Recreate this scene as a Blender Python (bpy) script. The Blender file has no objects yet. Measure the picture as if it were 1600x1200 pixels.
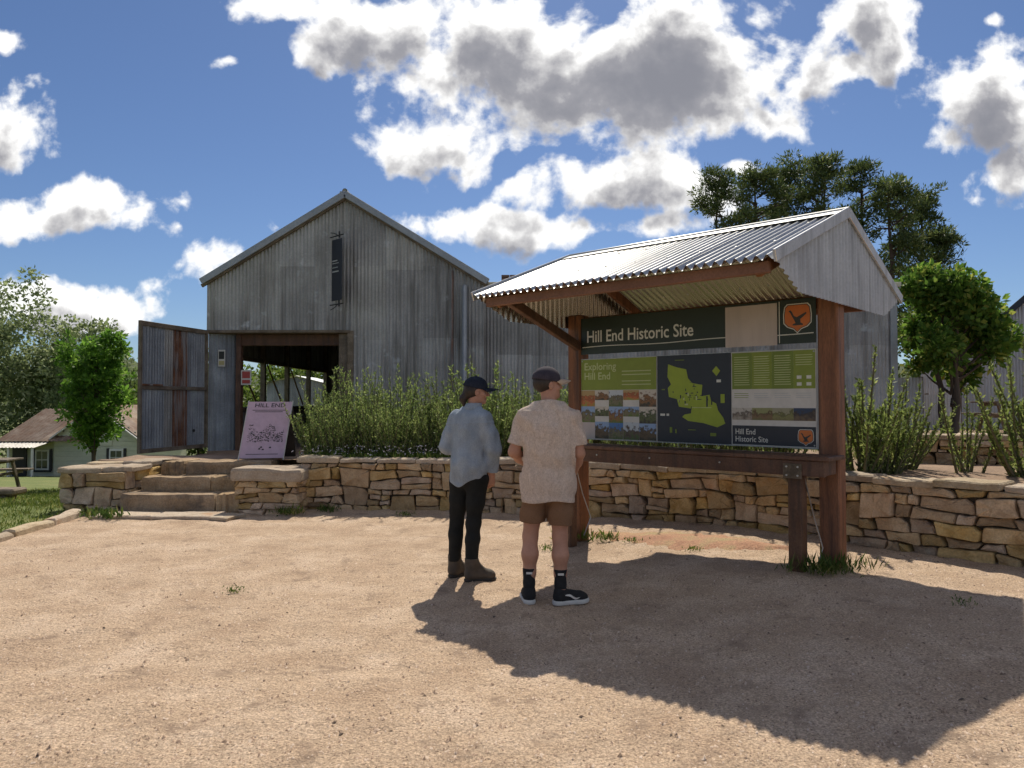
import bpy, math, random
import numpy as np
from mathutils import Vector, Matrix
from mathutils.bvhtree import BVHTree

# ------------------------------------------------------------------ camera, sky, sun, exposure
SC = bpy.context.scene
COL = SC.collection
PI = math.pi
F = 1150.0            # focal length in photo pixels (1600 wide)
cam_d = bpy.data.cameras.new('camera')
cam_d.sensor_width = 36.0
cam_d.lens = F / 1600 * 36.0
cam_d.clip_start = 0.05
cam_d.clip_end = 3000
cam = bpy.data.objects.new('camera', cam_d)
cam.location = (0, 0, 1.5)
cam.rotation_euler = (math.radians(90 + 1.345), 0, 0)
COL.objects.link(cam)
SC.camera = cam
SC.view_settings.view_transform = 'Standard'
SC.view_settings.look = 'None'
SC.view_settings.gamma = 1.0
SC.view_settings.exposure = 0.40
SC.cycles.max_bounces = 5
SC.cycles.diffuse_bounces = 3
SC.cycles.glossy_bounces = 3
SC.cycles.transmission_bounces = 3
SC.cycles.transparent_max_bounces = 4
SC.cycles.use_adaptive_sampling = True
SC.cycles.adaptive_threshold = 0.025
SC.cycles.caustics_reflective = False
SC.cycles.caustics_refractive = False
SC.cycles.use_denoising = True

SUN = Vector((0.096, 0.82, 1.0)).normalized()
SUN_EL = math.asin(SUN.z)
SUN_AZ = math.atan2(SUN.x, SUN.y)
sd = bpy.data.lights.new('sun', 'SUN')
sd.energy = 3.9
sd.angle = math.radians(0.55)
sd.color = (1.0, 0.92, 0.78)
sun = bpy.data.objects.new('sun', sd)
sun.rotation_euler = (-SUN).to_track_quat('-Z', 'Y').to_euler()
sun.location = (0, 30, 40)
COL.objects.link(sun)


def build_world():
    w = bpy.data.worlds.new('World')
    SC.world = w
    w.use_nodes = True
    nt = w.node_tree
    N, L = nt.nodes, nt.links
    N.clear()
    out = N.new('ShaderNodeOutputWorld')
    bg = N.new('ShaderNodeBackground')
    L.new(bg.outputs[0], out.inputs[0])
    sky = N.new('ShaderNodeTexSky')
    sky.sky_type = 'NISHITA'
    sky.sun_disc = False
    sky.sun_elevation = SUN_EL
    sky.sun_rotation = SUN_AZ
    sky.altitude = 800
    sky.air_density = 1.0
    sky.dust_density = 0.6
    sky.ozone_density = 2.0
    geo = N.new('ShaderNodeTexCoord')
    # cumulus field: a group that gives the cloud thickness in one direction of the sky
    g = bpy.data.node_groups.new('cumulus', 'ShaderNodeTree')
    g.interface.new_socket('Dir', in_out='INPUT', socket_type='NodeSocketVector')
    g.interface.new_socket('Thick', in_out='OUTPUT', socket_type='NodeSocketFloat')
    g.interface.new_socket('Bulk', in_out='OUTPUT', socket_type='NodeSocketFloat')
    n, l = g.nodes, g.links
    gi = n.new('NodeGroupInput'); go = n.new('NodeGroupOutput')

    def m(op, a, b=None, c=None, clamp=False):
        x = n.new('ShaderNodeMath'); x.operation = op; x.use_clamp = clamp
        for i, v in enumerate((a, b, c)):
            if v is None: continue
            if isinstance(v, (int, float)): x.inputs[i].default_value = v
            else: l.new(v, x.inputs[i])
        return x.outputs[0]

    def vm(op, a, b=None):
        x = n.new('ShaderNodeVectorMath'); x.operation = op
        for i, v in enumerate((a, b)):
            if v is None: continue
            if isinstance(v, (tuple, list)): x.inputs[i].default_value = v
            else: l.new(v, x.inputs[i])
        return x.outputs['Value'] if op in ('LENGTH', 'DOT_PRODUCT') else x.outputs[0]
    sep = n.new('ShaderNodeSeparateXYZ'); l.new(gi.outputs[0], sep.inputs[0])
    X, Y, Z = sep.outputs
    yy = m('MAXIMUM', Y, 0.08)
    px = m('DIVIDE', X, yy); pz = m('DIVIDE', Z, yy)
    cmb = n.new('ShaderNodeCombineXYZ'); l.new(px, cmb.inputs[0]); l.new(pz, cmb.inputs[1])
    P = cmb.outputs[0]
    warp = n.new('ShaderNodeTexNoise'); warp.inputs['Scale'].default_value = 5.0; warp.inputs['Detail'].default_value = 2
    l.new(P, warp.inputs['Vector'])
    wv = vm('MULTIPLY', vm('SUBTRACT', warp.outputs['Color'], (0.5, 0.5, 0.5)), (0.13, 0.08, 0))
    PW = vm('ADD', P, wv)
    blobs = [(620, 40, 170, 80, 0), (770, 85, 210, 120, .1), (930, 110, 290, 125, .2), (1100, 70, 230, 130, .2), (1350, 30, 120, 80, .05), (1280, 100, 100, 70, .05), (1205, 175, 80, 55, .0),
             (690, 235, 150, 62, .05), (950, 285, 200, 62, .1), (1080, 300, 90, 52, .05), (800, 362, 240, 48, .1), (1000, 352, 90, 42, 0),
             (-5, 205, 90, 85, .05), (115, 328, 185, 46, .1), (85, 470, 165, 48, .1), (350, 425, 85, 50, 0), (1560, 175, 150, 110, .1), (1600, 275, 125, 62, .05), (1480, 225, 90, 42, -.05),
             (430, 0, 150, 40, -.05), (335, 92, 50, 30, -.45), (216, 447, 60, 30, -.5), (262, 366, 50, 30, -.5), (1155, 250, 90, 36, -.2), (1700, 420, 130, 50, 0), (-140, 120, 120, 60, 0), (1390, 90, 60, 60, -.1), (510, 60, 90, 60, -.15), (1565, 35, 40, 30, -.5), (-10, 45, 45, 26, -.1)]
    def ma(v, k, o):
        x = n.new('ShaderNodeVectorMath'); x.operation = 'MULTIPLY_ADD'
        l.new(v, x.inputs[0]); x.inputs[1].default_value = k; x.inputs[2].default_value = o
        return x.outputs[0]
    near = None
    for (bx, by, rx, ry, of) in blobs:
        c = ((bx - 800) / F, (627 - by) / F)
        d = vm('LENGTH', ma(PW, (F / rx, F / ry, 0), (-c[0] * F / rx, -c[1] * F / ry, of * 0.0)))
        if of: d = m('SUBTRACT', d, of)
        near = d if near is None else m('SMOOTH_MIN', near, d, 0.18)
    best = m('SUBTRACT', 1.0, near)
    front = m('MULTIPLY', m('SUBTRACT', Y, 0.30), 5.0, clamp=True)
    # the rest of the sky: the same kind of scattered cumulus
    zz = m('ADD', m('MAXIMUM', Z, 0.0), 0.22)
    cm2 = n.new('ShaderNodeCombineXYZ'); l.new(m('DIVIDE', X, zz), cm2.inputs[0]); l.new(m('DIVIDE', Y, zz), cm2.inputs[1])
    n2 = n.new('ShaderNodeTexNoise'); n2.inputs['Scale'].default_value = 1.1; n2.inputs['Detail'].default_value = 2
    l.new(cm2.outputs[0], n2.inputs['Vector'])
    gen = m('MULTIPLY', m('SUBTRACT', n2.outputs['Fac'], 0.50), 5.0)
    elev_out = m('MULTIPLY', m('SUBTRACT', m('ABSOLUTE', px), 0.85), 4.0, clamp=True)
    up_out = m('MULTIPLY', m('SUBTRACT', pz, 0.62), 4.0, clamp=True)
    outside = m('MAXIMUM', m('MAXIMUM', elev_out, up_out), m('SUBTRACT', 1.0, front))
    gen = m('ADD', gen, m('MULTIPLY', m('SUBTRACT', outside, 1.0), 4.0))
    base = m('MAXIMUM', m('ADD', best, m('MULTIPLY', m('SUBTRACT', front, 1.0), 6.0)), gen)
    base = m('MAXIMUM', base, -1.5)
    fb = n.new('ShaderNodeTexNoise'); fb.inputs['Scale'].default_value = 7.0; fb.inputs['Detail'].default_value = 7
    fb.inputs['Roughness'].default_value = 0.56; fb.inputs['Distortion'].default_value = 0.25
    mixv = n.new('ShaderNodeMix'); mixv.data_type = 'VECTOR'
    l.new(front, mixv.inputs[0]); l.new(cm2.outputs[0], mixv.inputs[4]); l.new(P, mixv.inputs[5])
    l.new(mixv.outputs[1], fb.inputs['Vector'])
    f2 = n.new('ShaderNodeTexNoise'); f2.inputs['Scale'].default_value = 26.0; f2.inputs['Detail'].default_value = 4
    f2.inputs['Roughness'].default_value = 0.52
    l.new(mixv.outputs[1], f2.inputs['Vector'])
    big = m('MULTIPLY', m('SUBTRACT', fb.outputs['Fac'], 0.5), 2.7)
    small = m('MULTIPLY', m('SUBTRACT', f2.outputs['Fac'], 0.5), 1.15)
    base = m('MINIMUM', base, 1.1)
    l.new(m('ADD', base, m('ADD', big, small)), go.inputs[0])
    l.new(m('ADD', m('MULTIPLY', base, 1.0), m('ADD', m('MULTIPLY', big, 0.8), m('MULTIPLY', small, 0.9))), go.inputs[1])

    def W(op, a, b=None, c=None, clamp=False):
        x = N.new('ShaderNodeMath'); x.operation = op; x.use_clamp = clamp
        for i, v in enumerate((a, b, c)):
            if v is None: continue
            if isinstance(v, (int, float)): x.inputs[i].default_value = v
            else: L.new(v, x.inputs[i])
        return x.outputs[0]

    def cum(off):
        a = N.new('ShaderNodeVectorMath'); a.operation = 'ADD'
        L.new(geo.outputs['Generated'], a.inputs[0]); a.inputs[1].default_value = off
        q = N.new('ShaderNodeGroup'); q.node_tree = g
        L.new(a.outputs[0], q.inputs[0])
        return q.outputs
    t0, b0 = cum((0, 0, 0))
    t1, b1 = cum((0.006, 0.0, 0.034))

    def sstep(v, a, b):
        r = N.new('ShaderNodeMapRange'); r.interpolation_type = 'SMOOTHSTEP'
        L.new(v, r.inputs[0]); r.inputs[1].default_value = a; r.inputs[2].default_value = b
        return r.outputs[0]
    alpha = sstep(t0, 0.15, 0.56)
    thick = W('ADD', W('MULTIPLY', b0, 0.35), W('MULTIPLY', b1, 0.65))
    rmp = N.new('ShaderNodeValToRGB'); L.new(sstep(thick, 0.05, 1.22), rmp.inputs[0])
    e = rmp.color_ramp.elements
    e[0].position = 0.0; e[0].color = (.86, .86, .85, 1)
    e[1].position = 1.0; e[1].color = (.20, .205, .235, 1)
    for p_, c_ in ((.32, (.80, .795, .785)), (.52, (.50, .495, .50)), (.75, (.27, .27, .295))):
        q_ = e.new(p_); q_.color = c_ + (1,)
    ccol = rmp
    skc = N.new('ShaderNodeMix'); skc.data_type = 'RGBA'; skc.blend_type = 'MULTIPLY'
    skc.inputs[0].default_value = 1.0
    L.new(sky.outputs[0], skc.inputs[6]); skc.inputs[7].default_value = (0.435, 0.505, 0.62, 1)
    sks = N.new('ShaderNodeVectorMath'); sks.operation = 'SCALE'
    L.new(skc.outputs[2], sks.inputs[0]); sks.inputs['Scale'].default_value = 1.0
    cls = N.new('ShaderNodeVectorMath'); cls.operation = 'SCALE'
    L.new(ccol.outputs[0], cls.inputs[0]); cls.inputs['Scale'].default_value = 1.0 / 0.098
    mx = N.new('ShaderNodeMix'); mx.data_type = 'RGBA'
    L.new(alpha, mx.inputs[0]); L.new(sks.outputs[0], mx.inputs[6]); L.new(cls.outputs[0], mx.inputs[7])
    L.new(mx.outputs[2], bg.inputs[0])
    bg.inputs[1].default_value = 0.10
    w.cycles.sampling_method = 'MANUAL'
    w.cycles.sample_map_resolution = 256


build_world()

# ------------------------------------------------------------------ helpers
WORLD = {}


def tag(o, label=None, cat=None, group=None, kind=None):
    if label: o['label'] = label
    if cat: o['category'] = cat
    if group: o['group'] = group
    if kind: o['kind'] = kind
    return o


def thing(name, loc, label, cat, group=None):
    o = bpy.data.objects.new(name, None)
    o.empty_display_size = 0.2
    o.location = loc
    COL.objects.link(o)
    WORLD[o.name] = Vector(loc)
    return tag(o, label, cat, group)


def fast_mesh(name, V, Fc):
    """V (n,3), Fc list of index tuples, or an (m,k) array."""
    me = bpy.data.meshes.new(name)
    V = np.asarray(V, dtype=np.float32)
    if isinstance(Fc, np.ndarray):
        m_, k = Fc.shape
        me.vertices.add(len(V)); me.vertices.foreach_set('co', V.ravel())
        me.loops.add(m_ * k); me.loops.foreach_set('vertex_index', Fc.astype(np.int32).ravel())
        me.polygons.add(m_)
        me.polygons.foreach_set('loop_start', np.arange(0, m_ * k, k, dtype=np.int32))
        me.update(calc_edges=True)
    else:
        me.from_pydata([tuple(map(float, v)) for v in V], [], [tuple(int(i) for i in f) for f in Fc])
        me.update()
    return me


def mobj(name, V, Fc, mat, parent=None, smooth=False, center=True):
    V = np.asarray(V, dtype=np.float64)
    c = (V.min(0) + V.max(0)) / 2 if center else np.zeros(3)
    me = fast_mesh(name, V - c, Fc)
    if smooth:
        me.polygons.foreach_set('use_smooth', np.ones(len(me.polygons), dtype=bool))
    for mm in (mat if isinstance(mat, (list, tuple)) else [mat]):
        me.materials.append(mm)
    o = bpy.data.objects.new(name, me)
    COL.objects.link(o)
    c = Vector(c)
    WORLD[o.name] = c
    if parent is not None:
        o.parent = parent
        o.location = c - WORLD[parent.name]
    else:
        o.location = c
    return o


class MB:
    """collects pieces of one mesh"""
    def __init__(s): s.V = []; s.F = []
    def add(s, V, Fc):
        b = len(s.V)
        s.V.extend([tuple(v) for v in V]); s.F.extend([tuple(i + b for i in f) for f in Fc])
        return s
    def obj(s, name, mat, parent=None, smooth=False):
        return mobj(name, s.V, s.F, mat, parent, smooth)


def chamfer_box(c, ax, ay, az, sx, sy, sz, b=0.006):
    """chamfered box about c with unit axes and full sizes"""
    c = Vector(c); ax, ay, az = Vector(ax), Vector(ay), Vector(az)
    hx, hy, hz = sx / 2, sy / 2, sz / 2
    b = min(b, hx * .6, hy * .6, hz * .6)
    V = []; idx = {}
    for i in (-1, 1):
        for j in (-1, 1):
            for k in (-1, 1):
                for t, (dx, dy, dz) in enumerate(((0, b, b), (b, 0, b), (b, b, 0))):
                    idx[(i, j, k, t)] = len(V)
                    V.append(c + ax * (i * (hx - dx)) + ay * (j * (hy - dy)) + az * (k * (hz - dz)))
    Fc = []
    for i in (-1, 1):
        q = [idx[(i, -1, -1, 0)], idx[(i, 1, -1, 0)], idx[(i, 1, 1, 0)], idx[(i, -1, 1, 0)]]
        Fc.append(q if i > 0 else q[::-1])
        q = [idx[(-1, i, -1, 1)], idx[(-1, i, 1, 1)], idx[(1, i, 1, 1)], idx[(1, i, -1, 1)]]
        Fc.append(q if i > 0 else q[::-1])
        q = [idx[(-1, -1, i, 2)], idx[(1, -1, i, 2)], idx[(1, 1, i, 2)], idx[(-1, 1, i, 2)]]
        Fc.append(q if i > 0 else q[::-1])
    for i in (-1, 1):
        for j in (-1, 1):
            Fc.append((idx[(i, j, -1, 0)], idx[(i, j, 1, 0)], idx[(i, j, 1, 1)], idx[(i, j, -1, 1)]))
            Fc.append((idx[(i, -1, j, 0)], idx[(i, 1, j, 0)], idx[(i, 1, j, 2)], idx[(i, -1, j, 2)]))
            Fc.append((idx[(-1, i, j, 1)], idx[(1, i, j, 1)], idx[(1, i, j, 2)], idx[(-1, i, j, 2)]))
            for k in (-1, 1):
                Fc.append((idx[(i, j, k, 0)], idx[(i, j, k, 1)], idx[(i, j, k, 2)]))
    return V, Fc


def beam(p0, p1, w, h, up=(0, 0, 1), b=0.006):
    p0, p1 = Vector(p0), Vector(p1)
    ax = (p1 - p0).normalized()
    ay = Vector(up).cross(ax)
    if ay.length < 1e-4: ay = Vector((1, 0, 0))
    ay.normalize()
    az = ax.cross(ay)
    return chamfer_box((p0 + p1) / 2, ax, ay, az, (p1 - p0).length, w, h, b)


def abox(x0, x1, y0, y1, z0, z1, b=0.005):
    return chamfer_box(((x0 + x1) / 2, (y0 + y1) / 2, (z0 + z1) / 2), (1, 0, 0), (0, 1, 0), (0, 0, 1), x1 - x0, y1 - y0, z1 - z0, b)


def tube(pts, rad, sides=8, cap=True):
    pts = [Vector(p) for p in pts]
    V = []; Fc = []
    ref = Vector((0.31, 0.22, 0.92)) if abs((pts[-1] - pts[0]).normalized().z) < 0.9 else Vector((1, 0.1, 0))
    for i, p in enumerate(pts):
        d = (pts[min(i + 1, len(pts) - 1)] - pts[max(i - 1, 0)]).normalized()
        a = d.cross(ref).normalized(); bb = d.cross(a)
        r = rad[i] if isinstance(rad, (list, tuple)) else rad
        for k in range(sides):
            t = 2 * PI * k / sides
            V.append(p + a * (r * math.cos(t)) + bb * (r * math.sin(t)))
    for i in range(len(pts) - 1):
        for k in range(sides):
            k2 = (k + 1) % sides
            Fc.append((i * sides + k, i * sides + k2, (i + 1) * sides + k2, (i + 1) * sides + k))
    if cap:
        Fc.append(tuple(range(sides))); Fc.append(tuple((len(pts) - 1) * sides + k for k in reversed(range(sides))))
    return V, Fc


def extrude_poly(pts2, fr, t):
    """pts2 polygon -> prism; fr(a,b,off) gives world position"""
    n = len(pts2)
    V = [fr(a, b, 0.0) for a, b in pts2] + [fr(a, b, t) for a, b in pts2]
    Fc = [tuple(range(n))[::-1], tuple(range(n, 2 * n))] + [(i, (i + 1) % n, n + (i + 1) % n, n + i) for i in range(n)]
    return V, Fc


# ------------------------------------------------------------------ materials
def pmat(name, cols, scale=3.0, rough=0.8, bump=0.0, bscale=None, metallic=0.0, detail=6, stretch=(1, 1, 1), spots=None,
         rnd=0.0, spec=0.5, streak=None, fine=None, coords='pos', transl=0.0):
    """procedural: noise ramp over cols; optional fine speckle, stains (spots), vertical streaks, per-object variation"""
    mt = bpy.data.materials.new(name); mt.use_nodes = True
    nt = mt.node_tree; N, L = nt.nodes, nt.links
    bs = N['Principled BSDF']; out = N['Material Output']
    if coords == 'pos':
        src = N.new('ShaderNodeNewGeometry').outputs['Position']
    else:
        src = N.new('ShaderNodeTexCoord').outputs['Object']
    mp = N.new('ShaderNodeMapping'); mp.inputs['Scale'].default_value = stretch
    L.new(src, mp.inputs[0])

    def noise(sc, det=detail, vec=None, ro=0.6):
        q = N.new('ShaderNodeTexNoise'); q.inputs['Scale'].default_value = sc; q.inputs['Detail'].default_value = det
        q.inputs['Roughness'].default_value = ro
        L.new(vec or mp.outputs[0], q.inputs['Vector'])
        return q.outputs['Fac']

    def mix(f, a, b, mode='MIX'):
        x = N.new('ShaderNodeMix'); x.data_type = 'RGBA'; x.blend_type = mode
        for i, v in ((0, f), (6, a), (7, b)):
            if isinstance(v, (int, float)): x.inputs[i].default_value = v
            elif isinstance(v, tuple): x.inputs[i].default_value = v + (1,) if len(v) == 3 else v
            else: L.new(v, x.inputs[i])
        return x.outputs[2]

    def rng(v, a, b, c=0.0, d=1.0):
        r = N.new('ShaderNodeMapRange'); L.new(v, r.inputs[0])
        r.inputs[1].default_value = a; r.inputs[2].default_value = b; r.inputs[3].default_value = c; r.inputs[4].default_value = d
        return r.outputs[0]
    rp = N.new('ShaderNodeValToRGB')
    L.new(noise(scale), rp.inputs[0])
    e = rp.color_ramp.elements
    k = len(cols)
    e[0].position = 0.30; e[0].color = cols[0] + (1,)
    e[1].position = 0.70; e[1].color = cols[-1] + (1,)
    for i in range(1, k - 1):
        q = e.new(0.30 + 0.40 * i / (k - 1)); q.color = cols[i] + (1,)
    col = rp.outputs[0]
    if fine:
        fs, fa = fine
        v = rng(noise(fs, 2), 0.25, 0.75, 1 - fa, 1 + fa)
        cb = N.new('ShaderNodeCombineColor')
        for i in range(3): L.new(v, cb.inputs[i])
        col = mix(1.0, col, cb.outputs[0], 'MULTIPLY')
    if streak:
        scol, ssc, lo, hi = streak
        sm = N.new('ShaderNodeMapping'); sm.inputs['Scale'].default_value = (ssc, ssc, ssc * 0.07)
        L.new(src, sm.inputs[0])
        col = mix(rng(noise(1.0, 5, sm.outputs[0]), lo, hi), col, scol)
    if spots:
        scol, ssc, lo, hi = spots
        col = mix(rng(noise(ssc, 5, src), lo, hi), col, scol)
    if rnd:
        oi = N.new('ShaderNodeObjectInfo')
        hv = N.new('ShaderNodeHueSaturation')
        L.new(rng(oi.outputs['Random'], 0, 1, 1 - rnd, 1 + rnd), hv.inputs['Value'])
        w2 = N.new('ShaderNodeMath'); w2.operation = 'FRACT'
        w3 = N.new('ShaderNodeMath'); w3.operation = 'MULTIPLY'; w3.inputs[1].default_value = 7.31
        L.new(oi.outputs['Random'], w3.inputs[0]); L.new(w3.outputs[0], w2.inputs[0])
        L.new(rng(w2.outputs[0], 0, 1, 1 - rnd * 0.9, 1 + rnd * 0.6), hv.inputs['Saturation'])
        L.new(rng(w2.outputs[0], 0, 1, 0.5 - rnd * 0.03, 0.5 + rnd * 0.03), hv.inputs['Hue'])
        L.new(col, hv.inputs['Color']); col = hv.outputs[0]
    L.new(col, bs.inputs['Base Color'])
    bs.inputs['Roughness'].default_value = rough
    bs.inputs['Metallic'].default_value = metallic
    bs.inputs['Specular IOR Level'].default_value = spec
    if bump:
        bn = N.new('ShaderNodeBump'); bn.inputs['Strength'].default_value = min(1.0, bump); bn.inputs['Distance'].default_value = 0.02
        L.new(noise(bscale or scale * 4, 6), bn.inputs['Height'])
        L.new(bn.outputs[0], bs.inputs['Normal'])
    if transl:
        tr = N.new('ShaderNodeBsdfTranslucent'); L.new(col, tr.inputs[0])
        ms = N.new('ShaderNodeMixShader'); ms.inputs[0].default_value = transl
        L.new(bs.outputs[0], ms.inputs[1]); L.new(tr.outputs[0], ms.inputs[2]); L.new(ms.outputs[0], out.inputs[0])
    return mt


def leafmat(name, dark, light, tip=None, transl=0.45, scale=2.0):
    """leaf: hue varies from leaf to leaf, light passes through"""
    mt = bpy.data.materials.new(name); mt.use_nodes = True
    N, L = mt.node_tree.nodes, mt.node_tree.links
    bs = N['Principled BSDF']; out = N['Material Output']
    geo = N.new('ShaderNodeNewGeometry')
    rp = N.new('ShaderNodeValToRGB'); e = rp.color_ramp.elements
    e[0].position = 0.0; e[0].color = dark + (1,)
    e[1].position = 1.0; e[1].color = (tip or light) + (1,)
    q = e.new(0.72); q.color = light + (1,)
    L.new(geo.outputs['Random Per Island'], rp.inputs[0])
    nz = N.new('ShaderNodeTexNoise'); nz.inputs['Scale'].default_value = scale
    L.new(geo.outputs['Position'], nz.inputs['Vector'])
    hv = N.new('ShaderNodeHueSaturation')
    mr = N.new('ShaderNodeMapRange'); L.new(nz.outputs['Fac'], mr.inputs[0]); mr.inputs[1].default_value = .3; mr.inputs[2].default_value = .7
    mr.inputs[3].default_value = .8; mr.inputs[4].default_value = 1.2
    L.new(mr.outputs[0], hv.inputs['Value']); L.new(rp.outputs[0], hv.inputs['Color'])
    L.new(hv.outputs[0], bs.inputs['Base Color'])
    bs.inputs['Roughness'].default_value = 0.55; bs.inputs['Specular IOR Level'].default_value = 0.3
    tr = N.new('ShaderNodeBsdfTranslucent'); L.new(hv.outputs[0], tr.inputs[0])
    ms = N.new('ShaderNodeMixShader'); ms.inputs[0].default_value = transl
    L.new(bs.outputs[0], ms.inputs[1]); L.new(tr.outputs[0], ms.inputs[2]); L.new(ms.outputs[0], out.inputs[0])
    return mt


M = {}
M['gravel'] = pmat('gravel', [(.36, .255, .175), (.445, .328, .23), (.53, .405, .30)], scale=1.9, rough=0.95, bump=1.0, bscale=30, detail=12,
                   fine=(85, 0.55), spots=((.27, .195, .14), 4.2, .57, .72), spec=0.12)
M['pebble'] = pmat('pebble', [(.16, .11, .08), (.42, .30, .215), (.62, .50, .40)], scale=60, rough=0.9, detail=1, spec=0.2)
M['debris'] = pmat('debris', [(.07, .05, .035), (.14, .09, .06)], scale=30, rough=0.9)
M['soil'] = pmat('soil', [(.20, .13, .085), (.30, .20, .13)], scale=2.5, rough=0.95, bump=0.6, bscale=20, fine=(40, .3))
M['redsoil'] = pmat('redsoil', [(.30, .145, .085), (.40, .22, .13), (.33, .27, .13)], scale=4, rough=0.95, bump=0.8, bscale=30, fine=(60, .4))
M['lawn'] = pmat('lawn', [(.085, .12, .022), (.13, .16, .035), (.20, .19, .06)], scale=0.7, rough=0.95, bump=0.8, bscale=30, fine=(25, .35))
M['meadow'] = pmat('meadow', [(.07, .10, .025), (.12, .14, .04), (.16, .15, .06)], scale=0.15, rough=0.95, fine=(6, .3))
M['hill'] = pmat('hill', [(.035, .055, .02), (.07, .09, .035)], scale=0.2, rough=0.95, fine=(1.5, .5))
M['stone'] = pmat('stone', [(.32, .205, .10), (.46, .32, .175), (.55, .42, .255)], scale=6, rough=0.92, bump=0.7, bscale=28, rnd=0.30,
                  spots=((.40, .21, .08), 3.0, .58, .74), fine=(60, .18), spec=0.2)
M['capstone'] = pmat('capstone', [(.33, .25, .165), (.43, .34, .24), (.48, .40, .30)], scale=4, rough=0.92, bump=0.7, bscale=25, rnd=0.16,
                     spots=((.40, .22, .10), 2.2, .60, .74), fine=(50, .2), spec=0.2)
M['stepstone'] = pmat('stepstone', [(.24, .16, .09), (.36, .255, .155), (.43, .33, .22)], scale=3.5, rough=0.92, bump=0.9, bscale=22, rnd=0.09,
                      spots=((.14, .11, .085), 2.6, .55, .72), fine=(50, .25), spec=0.2)
M['core'] = pmat('core', [(.05, .037, .025), (.11, .08, .055)], scale=8, rough=1.0, bump=0.5)
M['iron'] = pmat('iron', [(.27, .258, .24), (.355, .34, .318), (.44, .424, .398)], scale=1.3, rough=0.55, metallic=0.25, rnd=0.24, detail=8,
                 streak=((.16, .145, .125), 6.0, .48, .70), spots=((.45, .45, .45), 3.0, .60, .70), fine=(30, .12), bump=0.12, bscale=9)
M['iron_blue'] = pmat('iron_blue', [(.20, .215, .235), (.28, .30, .33), (.38, .40, .425)], scale=1.6, rough=0.55, metallic=0.25, rnd=0.12,
                      streak=((.13, .13, .14), 5.0, .48, .72), fine=(30, .15), bump=0.12, bscale=9)
M['iron_rust'] = pmat('iron_rust', [(.075, .034, .02), (.15, .062, .03), (.23, .12, .07)], scale=3, rough=0.85, streak=((.25, .235, .23), 9.0, .48, .62), fine=(40, .35))
M['iron_pale'] = pmat('iron_pale', [(.42, .42, .42), (.50, .50, .50), (.56, .56, .56)], scale=2, rough=0.5, metallic=0.3, rnd=0.07, streak=((.35, .35, .35), 5, .5, .75), fine=(30, .08))
M['zinc'] = pmat('zinc', [(.34, .345, .345), (.42, .425, .425), (.50, .505, .505)], scale=1.5, rough=0.40, metallic=0.6, rnd=0.06, fine=(20, .1),
                 spots=((.38, .36, .33), 3.0, .66, .8))
M['gable_paint'] = pmat('gable_paint', [(.37, .385, .42), (.44, .455, .49), (.50, .515, .55)], scale=2, rough=0.6, rnd=0.05, streak=((.25, .255, .27), 9, .52, .74), fine=(50, .1))
M['shelter_roof'] = pmat('shelter_roof', [(.34, .345, .345), (.42, .425, .425), (.50, .505, .505)], scale=1.5, rough=0.38, metallic=0.6, rnd=0.06, fine=(20, .1), spots=((.27, .25, .23), 3.0, .62, .78))


def two_sided(mt, under):
    """sheet whose back face gets a brighter metal colour, standing in for bounced light"""
    N, L = mt.node_tree.nodes, mt.node_tree.links
    bs = N['Principled BSDF']; out = N['Material Output']
    df = N.new('ShaderNodeBsdfPrincipled'); df.inputs['Base Color'].default_value = under + (1,); df.inputs['Roughness'].default_value = .22; df.inputs['Metallic'].default_value = .95
    ge = N.new('ShaderNodeNewGeometry'); ms = N.new('ShaderNodeMixShader')
    L.new(ge.outputs['Backfacing'], ms.inputs[0]); L.new(bs.outputs[0], ms.inputs[1]); L.new(df.outputs[0], ms.inputs[2]); L.new(ms.outputs[0], out.inputs[0])


M['zinc_trim'] = pmat('zinc_trim', [(.27, .28, .285), (.36, .37, .375)], scale=2, rough=0.45, metallic=0.4, fine=(20, .1))
M['timber'] = pmat('timber', [(.14, .05, .015), (.235, .085, .025), (.31, .122, .04)], scale=4, stretch=(3, 3, .35), rough=0.62, bump=0.3, bscale=25,
                   streak=((.05, .024, .014), 14, .50, .70), fine=(70, .3), rnd=0.1)
M['timber_dark'] = pmat('timber_dark', [(.075, .034, .018), (.125, .058, .03), (.17, .085, .048)], scale=4, stretch=(1, 1, 1), rough=0.65, bump=0.3, bscale=30,
                        streak=((.045, .028, .02), 14, .5, .75), fine=(60, .25), rnd=0.12)
M['timber_fascia'] = pmat('timber_fascia', [(.18, .078, .042), (.25, .115, .066)], scale=4, rough=0.6, fine=(60, .2))
M['timber_old'] = pmat('timber_old', [(.10, .075, .05), (.17, .13, .09), (.24, .19, .14)], scale=5, rough=0.85, bump=0.4, bscale=25, fine=(60, .25), rnd=0.15)
M['steel'] = pmat('steel', [(.40, .40, .40), (.5, .5, .5)], scale=6, rough=0.4, metallic=0.8)
M['black_iron'] = pmat('black_iron', [(.012, .012, .013), (.03, .028, .026)], scale=10, rough=0.6)
M['brick'] = pmat('brick', [(.16, .09, .055), (.26, .15, .09)], scale=9, rough=0.9, bump=0.5, fine=(30, .3), rnd=0.2)
M['cream'] = pmat('cream', [(.50, .50, .38), (.57, .56, .44)], scale=1.2, rough=0.7, fine=(10, .06))
M['white'] = pmat('white', [(.66, .65, .61), (.76, .75, .71)], scale=3, rough=0.6)
M['rust_roof'] = pmat('rust_roof', [(.15, .09, .055), (.22, .15, .105), (.32, .26, .20)], scale=.9, rough=0.85, streak=((.14, .065, .03), 2, .45, .7), fine=(8, .2), rnd=0.15)
M['glass'] = pmat('glass', [(.02, .025, .03), (.05, .06, .065)], scale=1, rough=0.08, spec=0.8)
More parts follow.
